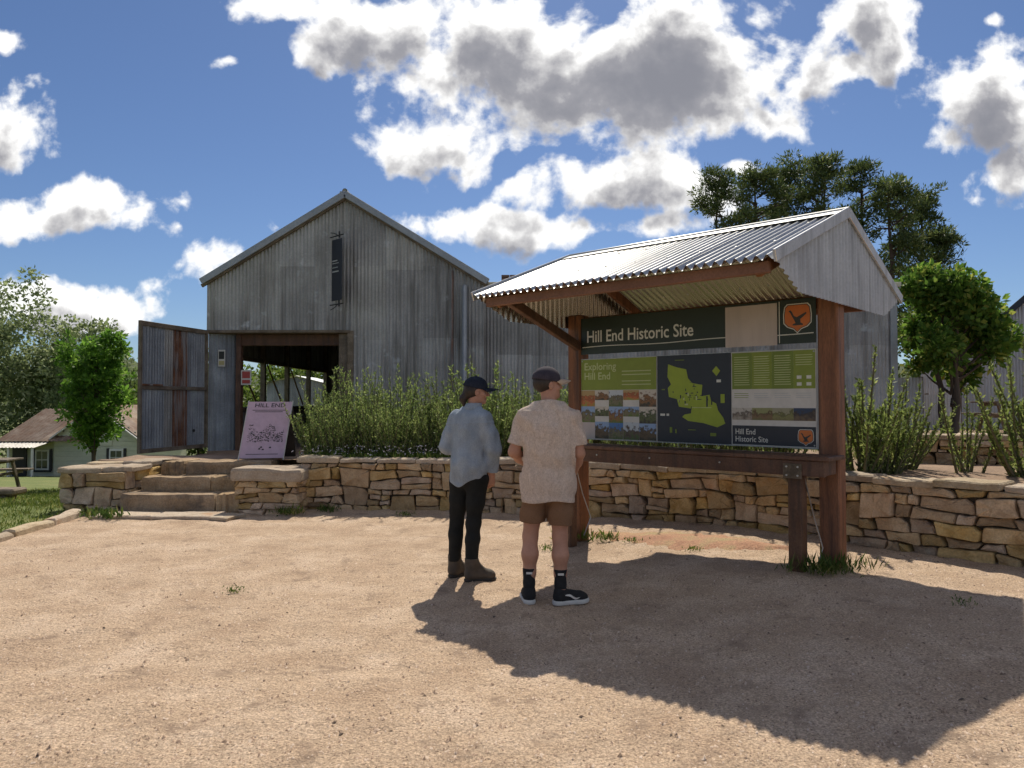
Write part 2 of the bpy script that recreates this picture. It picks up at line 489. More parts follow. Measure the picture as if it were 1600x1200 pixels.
M['bark'] = pmat('bark', [(.07, .05, .035), (.13, .095, .07)], scale=8, stretch=(1, 1, .25), rough=0.95, bump=0.7, bscale=20)
M['barkpine'] = pmat('barkpine', [(.055, .04, .03), (.12, .08, .06)], scale=3, rough=0.95)
M['twig'] = pmat('twig', [(.10, .10, .045), (.19, .16, .09)], scale=8, rough=0.9)
M['leaf_young'] = leafmat('leaf_young', (.075, .165, .02), (.15, .30, .04), (.26, .42, .07), .55)
M['leaf_round'] = leafmat('leaf_round', (.065, .14, .02), (.15, .27, .04), (.40, .42, .09), .5, .9)
M['leaf_grey'] = leafmat('leaf_grey', (.15, .20, .085), (.28, .34, .15), (.45, .50, .28), .5, .35)
M['leaf_bush'] = leafmat('leaf_bush', (.08, .13, .025), (.17, .25, .045), (.29, .36, .08), .45, .5)
M['leaf_pine'] = leafmat('leaf_pine', (.06, .09, .03), (.12, .165, .05), (.21, .23, .075), .42, .2)
M['leaf_shrub'] = leafmat('leaf_shrub', (.12, .18, .055), (.26, .34, .10), (.43, .50, .18), .5, 1.6)
M['leaf_cactus'] = leafmat('leaf_cactus', (.12, .17, .05), (.27, .34, .09), (.45, .49, .17), .48, 1.6)
M['grass'] = leafmat('grass', (.075, .12, .02), (.15, .20, .035), (.30, .28, .09), .4, 1.5)
M['weed'] = leafmat('weed', (.05, .10, .02), (.11, .17, .03), (.24, .24, .08), .4, 2)
M['flower'] = pmat('flower', [(.62, .55, .60), (.78, .74, .76)], scale=20, rough=0.8)
# people
M['skin'] = pmat('skin', [(.43, .215, .14), (.50, .265, .18)], scale=12, rough=0.55, fine=(90, .06), spec=0.35)
M['tee'] = pmat('tee', [(.50, .395, .325), (.56, .45, .375), (.62, .51, .43)], scale=34, rough=0.95, detail=4, bump=0.8, bscale=11, stretch=(1, 1, .7), fine=(120, .20), spec=0.1)
M['denim'] = pmat('denim', [(.225, .27, .325), (.285, .33, .385), (.345, .39, .445)], scale=9, rough=0.95, bump=0.9, bscale=11, stretch=(1, 1, .6), fine=(170, .16), spec=0.1)
M['shorts'] = pmat('shorts', [(.19, .105, .06), (.235, .135, .08)], scale=6, rough=0.95, bump=0.2, bscale=50, fine=(120, .12), spec=0.1)
M['trousers'] = pmat('trousers', [(.013, .014, .014), (.024, .025, .024)], scale=8, rough=0.9, bump=0.2, bscale=50, spec=0.2)
M['navycap'] = pmat('navycap', [(.014, .018, .03), (.028, .034, .05)], scale=20, rough=0.9, fine=(200, .3), spec=0.2)
M['plumcap'] = pmat('plumcap', [(.04, .034, .046), (.066, .056, .07)], scale=20, rough=0.9, fine=(200, .25), spec=0.2)
M['peakcream'] = pmat('peakcream', [(.52, .36, .24), (.6, .43, .3)], scale=20, rough=0.85)
M['hair'] = pmat('hair', [(.018, .011, .008), (.04, .024, .015)], scale=40, rough=0.6, stretch=(1, 1, .2))
M['boot'] = pmat('boot', [(.055, .042, .03), (.10, .078, .058)], scale=12, rough=0.8, bump=0.2, bscale=60)
M['blackcloth'] = pmat('blackcloth', [(.010, .010, .011), (.022, .022, .023)], scale=30, rough=0.9)
M['sole'] = pmat('sole', [(.52, .50, .47), (.66, .64, .60)], scale=12, rough=0.7)
M['darksole'] = pmat('darksole', [(.03, .026, .022), (.05, .044, .038)], scale=12, rough=0.8)


def flat(name, c, rough=0.45, var=0.06, sc=14):
    a = tuple(x * (1 - var) for x in c); b = tuple(min(1, x * (1 + var)) for x in c)
    return pmat(name, [a, b], scale=sc, rough=rough, detail=2)


M['hdr'] = flat('hdr', (.020, .030, .020)); M['navy'] = flat('navy', (.022, .027, .038)); M['olive'] = flat('olive', (.235, .29, .030))
M['olive2'] = flat('olive2', (.18, .24, .026)); M['lime'] = flat('lime', (.33, .41, .030)); M['panelwhite'] = flat('panelwhite', (.66, .62, .56))
M['notice'] = pmat('notice', [(.55, .46, .41), (.63, .54, .49)], scale=3, rough=0.5, streak=((.50, .42, .38), 9, .5, .7))
M['lettering'] = flat('lettering', (.70, .68, .60)); M['ink'] = flat('ink', (.035, .035, .03)); M['emb_orange'] = flat('emb_orange', (.62, .17, .035))
M['palegreen'] = flat('palegreen', (.52, .55, .26)); M['poster'] = flat('poster', (.52, .38, .48)); M['red'] = flat('red', (.42, .06, .05))
M['yellow'] = flat('yellow', (.5, .42, .2)); M['banner'] = flat('banner', (.012, .014, .024))
M['aluminium'] = flat('aluminium', (.50, .50, .48), .4)


def photomat(name, sky, mid, low, seed):
    """little printed landscape: sky above, scrub and ground below"""
    mt = bpy.data.materials.new(name); mt.use_nodes = True
    N, L = mt.node_tree.nodes, mt.node_tree.links
    bs = N['Principled BSDF']; bs.inputs['Roughness'].default_value = .45
    tc = N.new('ShaderNodeTexCoord')
    nz = N.new('ShaderNodeTexNoise'); nz.inputs['Scale'].default_value = 28; nz.inputs['Detail'].default_value = 4
    ad = N.new('ShaderNodeVectorMath'); ad.operation = 'ADD'; ad.inputs[1].default_value = (seed, seed * 2, 0)
    L.new(tc.outputs['Object'], ad.inputs[0]); L.new(ad.outputs[0], nz.inputs['Vector'])
    sp = N.new('ShaderNodeSeparateXYZ'); L.new(tc.outputs['Generated'], sp.inputs[0])
    a = N.new('ShaderNodeMath'); a.operation = 'MULTIPLY_ADD'; a.inputs[1].default_value = 1.3; L.new(nz.outputs['Fac'], a.inputs[0]); a2 = N.new('ShaderNodeMath'); a2.operation = 'MULTIPLY_ADD'; a2.inputs[1].default_value = .8; a2.inputs[2].default_value = -.30
    L.new(sp.outputs[2], a2.inputs[0]); L.new(a2.outputs[0], a.inputs[2])
    rp = N.new('ShaderNodeValToRGB'); e = rp.color_ramp.elements
    e[0].position = .35; e[0].color = low + (1,); e[1].position = .95; e[1].color = sky + (1,)
    q = e.new(.6); q.color = mid + (1,); q = e.new(.8); q.color = tuple(x * .5 for x in mid) + (1,)
    L.new(a.outputs[0], rp.inputs[0]); L.new(rp.outputs[0], bs.inputs['Base Color'])
    return mt


# ------------------------------------------------------------------ terrain
two_sided(M['shelter_roof'], (.75, .735, .69))  # underside colour raised to imitate light bounced up from the ground
two_sided(M['gable_paint'], (.72, .70, .65))  # inner gable face brightened in colour the same way, for bounced light
def sm(a, b, x):
    t = min(1, max(0, (x - a) / (b - a))); return t * t * (3 - 2 * t)


def ground_h(x, y):
    return 0.13 * sm(0.0, 2.8, x)


def lawn_h(x, y):
    return -0.02 - 0.0875 * max(0.0, y - 10.5) * (1 if y < 46 else 46 / y * 0.9 + .1 * 1)


WALL = [(-2.95, 10.27), (-0.98, 10.2), (0.0, 9.95), (0.985, 9.44), (2.2, 8.43), (2.99, 7.63), (3.58, 6.87), (4.23, 6.08), (5.1, 4.9), (6.2, 3.2)]


def wall_y(x):
    for (x0, y0), (x1, y1) in zip(WALL, WALL[1:]):
        if x0 <= x <= x1: return y0 + (y1 - y0) * (x - x0) / (x1 - x0)
    return WALL[0][1] if x < WALL[0][0] else WALL[-1][1]


def grid(name, xs, ys, hf, mat, kind='structure'):
    V = [(x, y, hf(x, y)) for y in ys for x in xs]
    nx = len(xs)
    Fc = np.array([(j * nx + i, j * nx + i + 1, (j + 1) * nx + i + 1, (j + 1) * nx + i) for j in range(len(ys) - 1) for i in range(nx - 1)])
    o = mobj(name, V, Fc, mat, None, True)
    o['kind'] = kind
    return o


rng = np.random.default_rng(7)
random.seed(7)
_ph = rng.uniform(0, 6.28, 40); _k = rng.normal(0, 1, (40, 2))


def micro(x, y):
    """small relief of the trodden gravel"""
    w = np.sin(_k[:, 0] * _f * x + _k[:, 1] * _f * y + _ph) / (1.0 + .17 * np.arange(40))
    return float(w.sum()) * 0.0042


_f = 1.2 + np.arange(40) * 1.05


tag(grid('ground', list(np.linspace(-400, 400, 81)), list(np.linspace(-60, 900, 97)), lambda x, y: lawn_h(x, y) - 0.6 - (0.3 if x > -6 else 0), M['meadow']), 'green ground falling away behind the buildings', 'ground')
tag(grid('lawn', list(np.linspace(-34, -5.55, 60)), list(np.linspace(-2, 70, 90)), lambda x, y: lawn_h(x, y) + micro(x, y), M['lawn']), 'mown green lawn beyond the kerb on the left', 'lawn')
tag(grid('gravel_forecourt', list(np.linspace(-5.6, -4, 16)) + list(np.linspace(-3.95, 4, 260)) + list(np.linspace(4.1, 9, 30)), list(np.linspace(-4, 1.5, 20)) + list(np.linspace(1.55, 7, 230)) + list(np.linspace(7.05, 12.5, 120)), lambda x, y: ground_h(x, y) + micro(x, y), M['gravel']), 'pinkish tan gravel forecourt in front of the stone wall', 'gravel')
# raised terrace behind the wall
tv = []
xs = list(np.linspace(-6.2, 40, 120))
rows = 40
for j in range(rows):
    for x in xs:
        y0 = 11.05 if x < -2.95 else wall_y(x) + 0.22
        y = y0 + (60 - y0) * (j / (rows - 1)) ** 2
        tv.append((x, y, 0.62 + 0.12 * sm(0, 3, x) - (.19 + .12 * sm(0, 3, x)) * sm(11.4, 15, y) * (1 - sm(7.5, 9.5, x)) + micro(x, y) * 2))
nx = len(xs)
# side skirt
sk = len(tv)
tf = [(j * nx + i, j * nx + i + 1, (j + 1) * nx + i + 1, (j + 1) * nx + i) for j in range(rows - 1) for i in range(nx - 1)]
for j in range(rows):
    p = tv[j * nx]; tv.append((p[0] - 0.5, p[1], lawn_h(p[0], p[1]) - 0.2))
tf += [(sk + j, j * nx, (j + 1) * nx, sk + j + 1) for j in range(rows - 1)]
ter = mobj('terrace_ground', tv, tf, M['soil'], None, True); tag(ter, 'raised earth terrace behind the stone wall', 'terrace', kind='structure')
# far wooded hill line
hv = []; hf_ = []
n = 60
for i in range(n):
    a = math.radians(-60 + 120 * i / (n - 1))
    r = 330
    x, y = r * math.sin(a), r * math.cos(a)
    h = 14 + 5 * math.sin(i * .5) + 3 * math.sin(i * 1.3 + 1)
    hv += [(x, y, -12), (x * 1.1, y * 1.1, h), (x * 1.4, y * 1.4, -12)]
for i in range(n - 1):
    for k in range(2): hf_.append((3 * i + k, 3 * i + 3 + k, 3 * i + 4 + k, 3 * i + 1 + k))
tag(mobj('hills', hv, hf_, M['hill'], None, True), 'low wooded hills on the horizon', 'hills', kind='structure')

# bare reddish earth strip under the shelter
rv = []
U_ = 26
for i in range(U_):
    t = i / (U_ - 1)
    x = 0.9 + 1.75 * t; yc = 8.15 - 1.25 * t
    wv = 0.34 * math.sin(PI * min(1, max(0, t * 1.0 + .02))) + 0.06 + 0.05 * math.sin(i * 2.1)
    for k in range(5):
        q = (k - 2) / 2
        X, Yq = x + q * wv * .6, yc + q * wv
        rv.append((X, Yq, ground_h(X, Yq) + micro(X, Yq) + (0.03 * (1 - q * q) if abs(q) < 1 else -.02)))
rf = [(i * 5 + k, i * 5 + 5 + k, i * 5 + 6 + k, i * 5 + 1 + k) for i in range(U_ - 1) for k in range(4)]
tag(mobj('earth_patch', rv, rf, M['redsoil'], None, True), 'bare reddish earth strip behind the shelter shelf', 'earth', kind='structure')


# pebbles: loose gravel grains on the forecourt
def pebbles():
    n = 60000
    # denser near the camera
    y = 2.0 + (rng.random(n) ** 1.6) * 5.5
    x = (rng.random(n) - .5) * (1.6 * y) + 0.0
    keep = (x > -5.4) & (x < 4.5)
    x, y = x[keep], y[keep]
    n = len(x)
    z = np.array([ground_h(a, b) + micro(a, b) for a, b in zip(x, y)])
    s = np.minimum(.022, rng.lognormal(math.log(.0047), .62, n))
    base = np.array([(1, 0, 0), (-.5, .85, 0), (-.5, -.85, 0), (.1, .05, .75)])
    ang = rng.random(n) * 6.28
    V = np.zeros((n, 4, 3))
    jit = 1 + rng.normal(0, .25, (n, 4, 1))
    b = base[None] * jit * s[:, None, None]
    V[:, :, 0] = b[:, :, 0] * np.cos(ang)[:, None] - b[:, :, 1] * np.sin(ang)[:, None] + x[:, None]
    V[:, :, 1] = b[:, :, 0] * np.sin(ang)[:, None] + b[:, :, 1] * np.cos(ang)[:, None] + y[:, None]
    V[:, :, 2] = b[:, :, 2] + z[:, None] - s[:, None] * .12
    i = np.arange(n)[:, None] * 4
    Fc = np.concatenate([i + np.array([[0, 1, 3]]), i + np.array([[1, 2, 3]]), i + np.array([[2, 0, 3]])])
    o = mobj('loose_gravel', V.reshape(-1, 3), Fc, M['pebble'])
    tag(o, 'loose gravel grains scattered over the forecourt', 'gravel', kind='stuff')
    # dark leaf litter and bark crumbs
    rng.random(3)
    n = 420
    y = 2.1 + (rng.random(n) ** 1.3) * 6.0
    x = (rng.random(n) - .5) * (1.5 * y)
    k = (x > -5) & (x < 4); x, y = x[k], y[k]; n = len(x)
    s = rng.lognormal(math.log(.0058), .45, n); ang = rng.random(n) * 6.28
    b = np.array([(1.3, 0, 0.1), (0, .5, .35), (-1.2, .1, .1), (0, -.5, .3), (.1, 0, .6)])
    V = np.zeros((n, 5, 3))
    bb = b[None] * (1 + rng.normal(0, .25, (n, 5, 1))) * s[:, None, None]
    V[:, :, 0] = bb[:, :, 0] * np.cos(ang)[:, None] - bb[:, :, 1] * np.sin(ang)[:, None] + x[:, None]
    V[:, :, 1] = bb[:, :, 0] * np.sin(ang)[:, None] + bb[:, :, 1] * np.cos(ang)[:, None] + y[:, None]
    V[:, :, 2] = bb[:, :, 2] + np.array([ground_h(a, c) + micro(a, c) for a, c in zip(x, y)])[:, None]
    i = np.arange(n)[:, None] * 5
    Fc = np.concatenate([i + np.array([q]) for q in ([0, 1, 4], [1, 2, 4], [2, 3, 4], [3, 0, 4])])
    tag(mobj('leaf_litter', V.reshape(-1, 3), Fc, M['debris']), 'dark crumbs of leaf litter on the gravel', 'litter', kind='stuff')


pebbles()


# ------------------------------------------------------------------ dry stone masonry
def clip(poly, nx, ny, c):
    """keep points with nx*x+ny*y <= c"""
    out = []
    for i in range(len(poly)):
        a, b = poly[i], poly[(i + 1) % len(poly)]
        da, db = nx * a[0] + ny * a[1] - c, nx * b[0] + ny * b[1] - c
        if da <= 0: out.append(a)
        if (da < 0 < db) or (db < 0 < da):
            t = da / (da - db); out.append((a[0] + t * (b[0] - a[0]), a[1] + t * (b[1] - a[1])))
    return out


def rubble_cells(length, height, wmin, wmax, hmin, hmax, r):
    """dry stacked rubble: uneven courses, leaning joints, tall stones through two courses, thin pairs"""
    hs = [0.0]
    while hs[-1] < height - hmin * .7:
        hs.append(hs[-1] + r.uniform(hmin, hmax))
    k_ = height / hs[-1]; hs = [h * k_ for h in hs]
    n = len(hs) - 1
    ph = [(r.uniform(0, 6.28), r.uniform(0, 6.28), r.uniform(.6, 1.3)) for _ in hs]

    def bed(k, x):
        if k <= 0: return 0.0
        if k >= n: return height
        a_, b_, g_ = ph[k]
        return hs[k] + g_ * (.030 * math.sin(2.3 * x + a_) + .022 * math.sin(6.1 * x + b_))
    cells = []
    taken = []
    for k in range(n):
        free = []; x = 0.0
        for (ta, tb) in sorted(taken):
            if ta - x > .02: free.append((x, ta))
            x = max(x, tb)
        if length - x > .02: free.append((x, length))
        taken = []
        for (fa, fb) in free:
            x = fa; lean = 0.0
            while x < fb - 1e-6:
                w = r.uniform(wmin, wmax) if r.random() < .7 else r.uniform(wmin * .6, wmin * 1.3)
                if fb - x - w < wmin * .6: w = fb - x
                x2 = x + w
                l2 = 0.0 if x2 >= fb - 1e-6 else r.uniform(-.045, .045)
                tall = k < n - 1 and w > .16 and r.random() < .20 and x2 - x < .42
                kt = k + 2 if tall else k + 1
                if tall: taken.append((x, x2))
                jz = lambda: r.uniform(-.012, .012)
                a0, a1, b0_, b1_ = x - lean / 2, x + lean / 2, x2 - l2 / 2, x2 + l2 / 2
                xm = (x + x2) / 2 + r.uniform(-.2, .2) * w
                lo0, lom, lo1 = bed(k, x) + jz(), bed(k, xm) + jz(), bed(k, x2) + jz()
                hi0, him, hi1 = bed(kt, x) + jz(), bed(kt, xm) + jz(), bed(kt, x2) + jz()
                if not tall and hi0 - lo0 > .17 and r.random() < .30:
                    c0, c1 = lo0 + (hi0 - lo0) * r.uniform(.35, .6), lo1 + (hi1 - lo1) * r.uniform(.35, .6)
                    cells.append([(a0, lo0), (xm, lom), (b0_, lo1), (b0_, c1), (a0, c0)])
                    cells.append([(a1, c0), (b1_, c1), (b1_, hi1), (xm, him), (a1, hi0)])
                else:
                    p = [(a0, lo0), (xm, lom), (b0_, lo1), (b1_, hi1), (xm, him), (a1, hi0)]
                    if r.random() < .35:          # a broken corner
                        p[3:4] = [(b1_, hi1 - (hi1 - lo1) * .35), (b1_ - min(.07, w * .3), hi1)]
                    cells.append(p)
                x = x2; lean = l2
    return cells


def stone_mesh(poly, fr, r, gap=0.006, depth=0.12, proud=0.06):
    """one faced stone: outline with softened corners, sides going back into the wall, an uneven face"""
    n = len(poly)
    cx = sum(p[0] for p in poly) / n; cz = sum(p[1] for p in poly) / n
    q = []
    for i in range(n):
        a, b = poly[i], poly[(i + 1) % n]
        L = math.hypot(b[0] - a[0], b[1] - a[1])
        if L < .012: continue
        t = min(.22, .009 / L + .03)
        q.append((a[0] + (b[0] - a[0]) * t, a[1] + (b[1] - a[1]) * t))
        if L > .16: q.append(((a[0] + b[0]) / 2 + r.uniform(-.008, .008), (a[1] + b[1]) / 2 + r.uniform(-.008, .008)))
        q.append((a[0] + (b[0] - a[0]) * (1 - t), a[1] + (b[1] - a[1]) * (1 - t)))
    if len(q) < 4: return None
    n = len(q)
    tx, tz, p0 = r.uniform(-.10, .10), r.uniform(-.16, .10), r.uniform(-.012, proud)

    def shr(p, g):
        d = math.hypot(p[0] - cx, p[1] - cz) or 1
        k = max(.3, 1 - g / d)
        return (cx + (p[0] - cx) * k, cz + (p[1] - cz) * k)
    V = []; Fc = []
    r0 = [shr(p, gap) for p in q]; r1 = [shr(p, gap + .004) for p in q]; r2 = [shr(p, gap + .014 + r.uniform(-.005, .010)) for p in q]

    def off(p, e): return max(-.03, min(.07, p0 + tx * (p[0] - cx) + tz * (p[1] - cz))) + e
    for p in r0: V.append(fr(p[0], p[1], -depth))
    for p in r1: V.append(fr(p[0], p[1], off(p, -.010)))
    for p in r2: V.append(fr(p[0], p[1], off(p, .006 + r.uniform(-.011, .011))))
    V.append(fr(cx, cz, off((cx, cz), .012 + r.uniform(-.008, .006))))
    for i in range(n):
        j = (i + 1) % n
        Fc += [(i, j, n + j, n + i), (n + i, n + j, 2 * n + j, 2 * n + i), (2 * n + i, 2 * n + j, 3 * n)]
    return V, Fc


def path_frame(path):
    segs = []
    S = 0
    for a, b in zip(path, path[1:]):
        L = math.hypot(b[0] - a[0], b[1] - a[1]); segs.append((S, L, a, b)); S += L

    def pos(s):
        for k, (s0, L, a, b) in enumerate(segs):
            if s <= s0 + L or k == len(segs) - 1:
                t = (s - s0) / L
                return a[0] + (b[0] - a[0]) * t, a[1] + (b[1] - a[1]) * t
    def fr_at(s):
        e = .12
        x0, y0 = pos(max(0, s - e)); x1, y1 = pos(min(S, s + e)); x, y = pos(s)
        d = math.hypot(x1 - x0, y1 - y0); tx, ty = (x1 - x0) / d, (y1 - y0) / d
        return x, y, ty, -tx, tx, ty
    return S, fr_at


def masonry(parent, path, hbase, htop, wr=(.15, .48), hr=(.08, .15), seed=1, cap=True, capw=(.35, .8), capt=(.05, .085), capd=.36, caplen=None, sharp=False):
    r = random.Random(seed)
    S, fa = path_frame(path)
    H = 1.0
    cells = rubble_cells(S, H, wr[0], wr[1], hr[0] / .68, hr[1] / .68, r)

    def fr(s, z, off):
        s = max(0, min(S, s))
        x, y, nx_, ny_, _, _ = fa(s)
        b = hbase(x, y); t = htop(s / S)
        return (x + nx_ * off, y + ny_ * off, b - .03 + (t - b + .03) * z)
    for poly in cells:
        m_ = stone_mesh([(p[0], p[1]) for p in poly], fr, r, gap=r.uniform(.002, .009))
        if m_: mobj('stone', m_[0], m_[1], M['stone'], parent)
    # dark rubble core behind the faces
    k = max(2, int(S / .25)); V = []; Fc = []
    for i in range(k + 1):
        s = S * i / k
        V += [fr(s, 0, -.055), fr(s, .985, -.055), fr(s, .985, -.30), fr(s, 0, -.30)]
    for i in range(k):
        a, b = i * 4, i * 4 + 4
        Fc += [(a, b, b + 1, a + 1), (a + 1, b + 1, b + 2, a + 2), (a + 2, b + 2, b + 3, a + 3)]
    Fc += [(0, 1, 2, 3), (k * 4, k * 4 + 3, k * 4 + 2, k * 4 + 1)]
    mobj('rubble_core', V, Fc, M['core'], parent)
    if cap:
        s = -.03
        while s < S - .05:
            w = min(r.uniform(*capw), S + .03 - s)
            if S - s - w < .15: w = S + .03 - s
            x, y, nx_, ny_, tx, ty = fa(max(0, min(S, s + w / 2)))
            t = r.uniform(*capt); d = capd * r.uniform(.85, 1.15)
            z = htop(max(0, min(1, (s + w / 2) / S)))
            lip = r.uniform(.0, .045)
            slab(parent, (x + nx_ * (lip - d / 2), y + ny_ * (lip - d / 2), z + t / 2 + r.uniform(-.012, .012)), (tx, ty, 0), w - .014, d, t, r)
            s += w


def slab(parent, c, ax, w, d, t, r, mat='capstone', name='capstone', n=4, rough=1.0):
    """uneven flat stone: chamfered, outline and top wander"""
    ax = Vector(ax).normalized(); ay = Vector((-ax.y, ax.x, 0)); c = Vector(c)
    ring = []
    for i in range(n): ring.append((-.5 + i / n, -.5))
    for i in range(2): ring.append((.5, -.5 + i / 2))
    for i in range(n): ring.append((.5 - i / n, .5))
    for i in range(2): ring.append((-.5, .5 - i / 2))
    m_ = len(ring); V = []; Fc = []
    jz_ = .05 if rough > 1 else .12
    jit = [(r.uniform(-.03, .03) * min(w, .5), r.uniform(-.05, .05) * min(d, .5), r.uniform(-jz_, jz_) * t) for _ in ring]
    tilt = r.uniform(-.02, .02)
    for lv, (zz, k) in enumerate(((-.5, .97), (-.32, 1.0), (.30, 1.0), (.5, None))):
        for (a, b), (jx, jy, jz) in zip(ring, jit):
            if k is None:
                g = .016
                sx, sy = a * (w - 2 * g) + jx * .9, b * (d - 2 * g) + jy * .9
            else: sx, sy = a * w * k + jx, b * d * k + jy
            V.append(c + ax * sx + ay * sy + Vector((0, 0, zz * t + jz * (1 if lv > 1 else .4) + tilt * sx)))
    V.append(c + Vector((0, 0, .5 * t + r.uniform(-.1, .12) * t)))
    for lv in range(3):
        for i in range(m_):
            j = (i + 1) % m_
            Fc.append((lv * m_ + i, lv * m_ + j, (lv + 1) * m_ + j, (lv + 1) * m_ + i))
    for i in range(m_): Fc.append((3 * m_ + i, 3 * m_ + (i + 1) % m_, 4 * m_))
    Fc.append(tuple(range(m_))[::-1])
    return mobj(name, V, Fc, M[mat], parent)


main_wall = thing('stone_wall', (0.5, 9.7, 0), 'long low dry stone retaining wall curving behind the shelter', 'wall')
masonry(main_wall, WALL, ground_h, lambda t: .64 + .10 * sm(.25, .75, t), seed=3)
pillar = thing('stone_pier', (-3.3, 10.1, 0), 'squat stone pier with one thick capstone right of the steps', 'pier')
masonry(pillar, [(-3.72, 10.75), (-3.72, 9.92), (-2.88, 9.9), (-2.86, 10.3)], ground_h, lambda t: .43, seed=11, cap=False, wr=(.2, .5), hr=(.10, .15))
rr = random.Random(5)
slab(pillar, (-3.29, 10.3, .505), (1, .01, 0), .95, .92, .16, rr)
wing = thing('stone_wing_wall', (-5.8, 10.5, 0), 'short stone end wall left of the steps beside the lawn', 'wall')
masonry(wing, [(-6.22, 11.6), (-6.2, 10.15), (-5.3, 10.1), (-5.22, 11.3)], lambda x, y: -0.06, lambda t: .50 + .05 * t, seed=14, wr=(.24, .6), hr=(.14, .26), cap=False)
slab(wing, (-5.95, 10.45, .545), (1, .03, 0), .62, .66, .075, rr)
slab(wing, (-5.42, 10.42, .56), (1, -.02, 0), .42, .60, .07, rr)
slab(wing, (-5.92, 11.1, .565), (1, .03, 0), .66, .62, .07, rr)
slab(wing, (-5.45, 11.05, .585), (1, -.04, 0), .42, .62, .075, rr)
steps = thing('stone_steps', (-4.5, 10.3, 0), 'three broad worn stone steps leading up to the shed', 'steps')
for k, (y0, zt, th, x0, x1) in enumerate(((9.92, .25, .27, -5.28, -3.66), (10.32, .44, .21, -5.2, -3.62), (10.72, .62, .20, -5.1, -3.5))):
    x = x0
    cuts = [(.0, .80), (.80, 1.0)] if k == 0 else ([(.0, .62), (.62, 1.0)] if k == 1 else [(0, .22), (.22, 1)])
    for a, b in cuts:
        xa, xb = x0 + (x1 - x0) * a, x0 + (x1 - x0) * b
        slab(steps, ((xa + xb) / 2, y0 + .27 + rr.uniform(-.02, .02), zt - th / 2), (1, rr.uniform(-.02, .02), 0), xb - xa - .012, .56, th, rr, name='step_stone', n=10, mat='stepstone', rough=1.8)
for (x, y, w, d, a) in ((-5.0, 9.62, .75, .42, .05), (-4.2, 9.60, .8, .44, -.03), (-3.72, 9.5, .42, .36, -.35)):
    o = slab(None, (x, y, .018), (1, a, 0), w, d, .045, rr, name='paving_slab')
    tag(o, {-5.0: 'flat paving slab at the left foot of the steps', -4.2: 'flat paving slab at the middle foot of the steps', -3.72: 'tilted flat paving slab before the stone pier'}[x], 'paving slab', 'paving slabs before the steps')
low = thing('stone_bed_wall', (4.6, 8.9, .75), 'low reddish stone edging of the raised bed at right, behind the stems', 'wall')
masonry(low, [(4.65, 9.7), (5.2, 9.1), (6.0, 8.75), (7.4, 8.4)], lambda x, y: .72, lambda t: 1.03, seed=21, wr=(.15, .35), hr=(.14, .2), capd=.3)
# kerb stones between lawn and gravel
kx = [(-5.72, 9.75), (-5.62, 8.95), (-5.52, 8.1), (-5.42, 7.2), (-5.33, 6.3)]
for i, ((xa, ya), (xb, yb)) in enumerate(zip(kx, kx[1:])):
    o = slab(None, ((xa + xb) / 2, (ya + yb) / 2, .02), (xb - xa, yb - ya, 0), math.hypot(xb - xa, yb - ya) - .015, .15, .11, rr, name='kerb_stone')
    tag(o, ['kerb stone nearest the stone end wall, edging the lawn', 'second kerb stone out from the stone end wall, edging the lawn', 'third kerb stone out from the stone end wall, edging the lawn', 'kerb stone farthest from the stone end wall, at the picture edge'][i], 'kerb stone', 'kerb stones along the lawn')


# ------------------------------------------------------------------ corrugated iron
def corr(x0, x1, top, bot, fr, pitch=.076, amp=.009, per=8, thick=None):
    """corrugated sheet between x0 and x1; top(x), bot(x); fr(x,z,off) -> world"""
    nx_ = max(2, int(round((x1 - x0) / pitch * per)))
    V = []
    for i in range(nx_ + 1):
        x = x0 + (x1 - x0) * i / nx_
        o = amp * math.cos(2 * PI * x / pitch)
        t, b = top(x), bot(x)
        if t < b + .001: t = b + .001
        V += [fr(x, b, o), fr(x, t, o)]
    Fc = [(2 * i, 2 * i + 2, 2 * i + 3, 2 * i + 1) for i in range(nx_)]
    return V, Fc


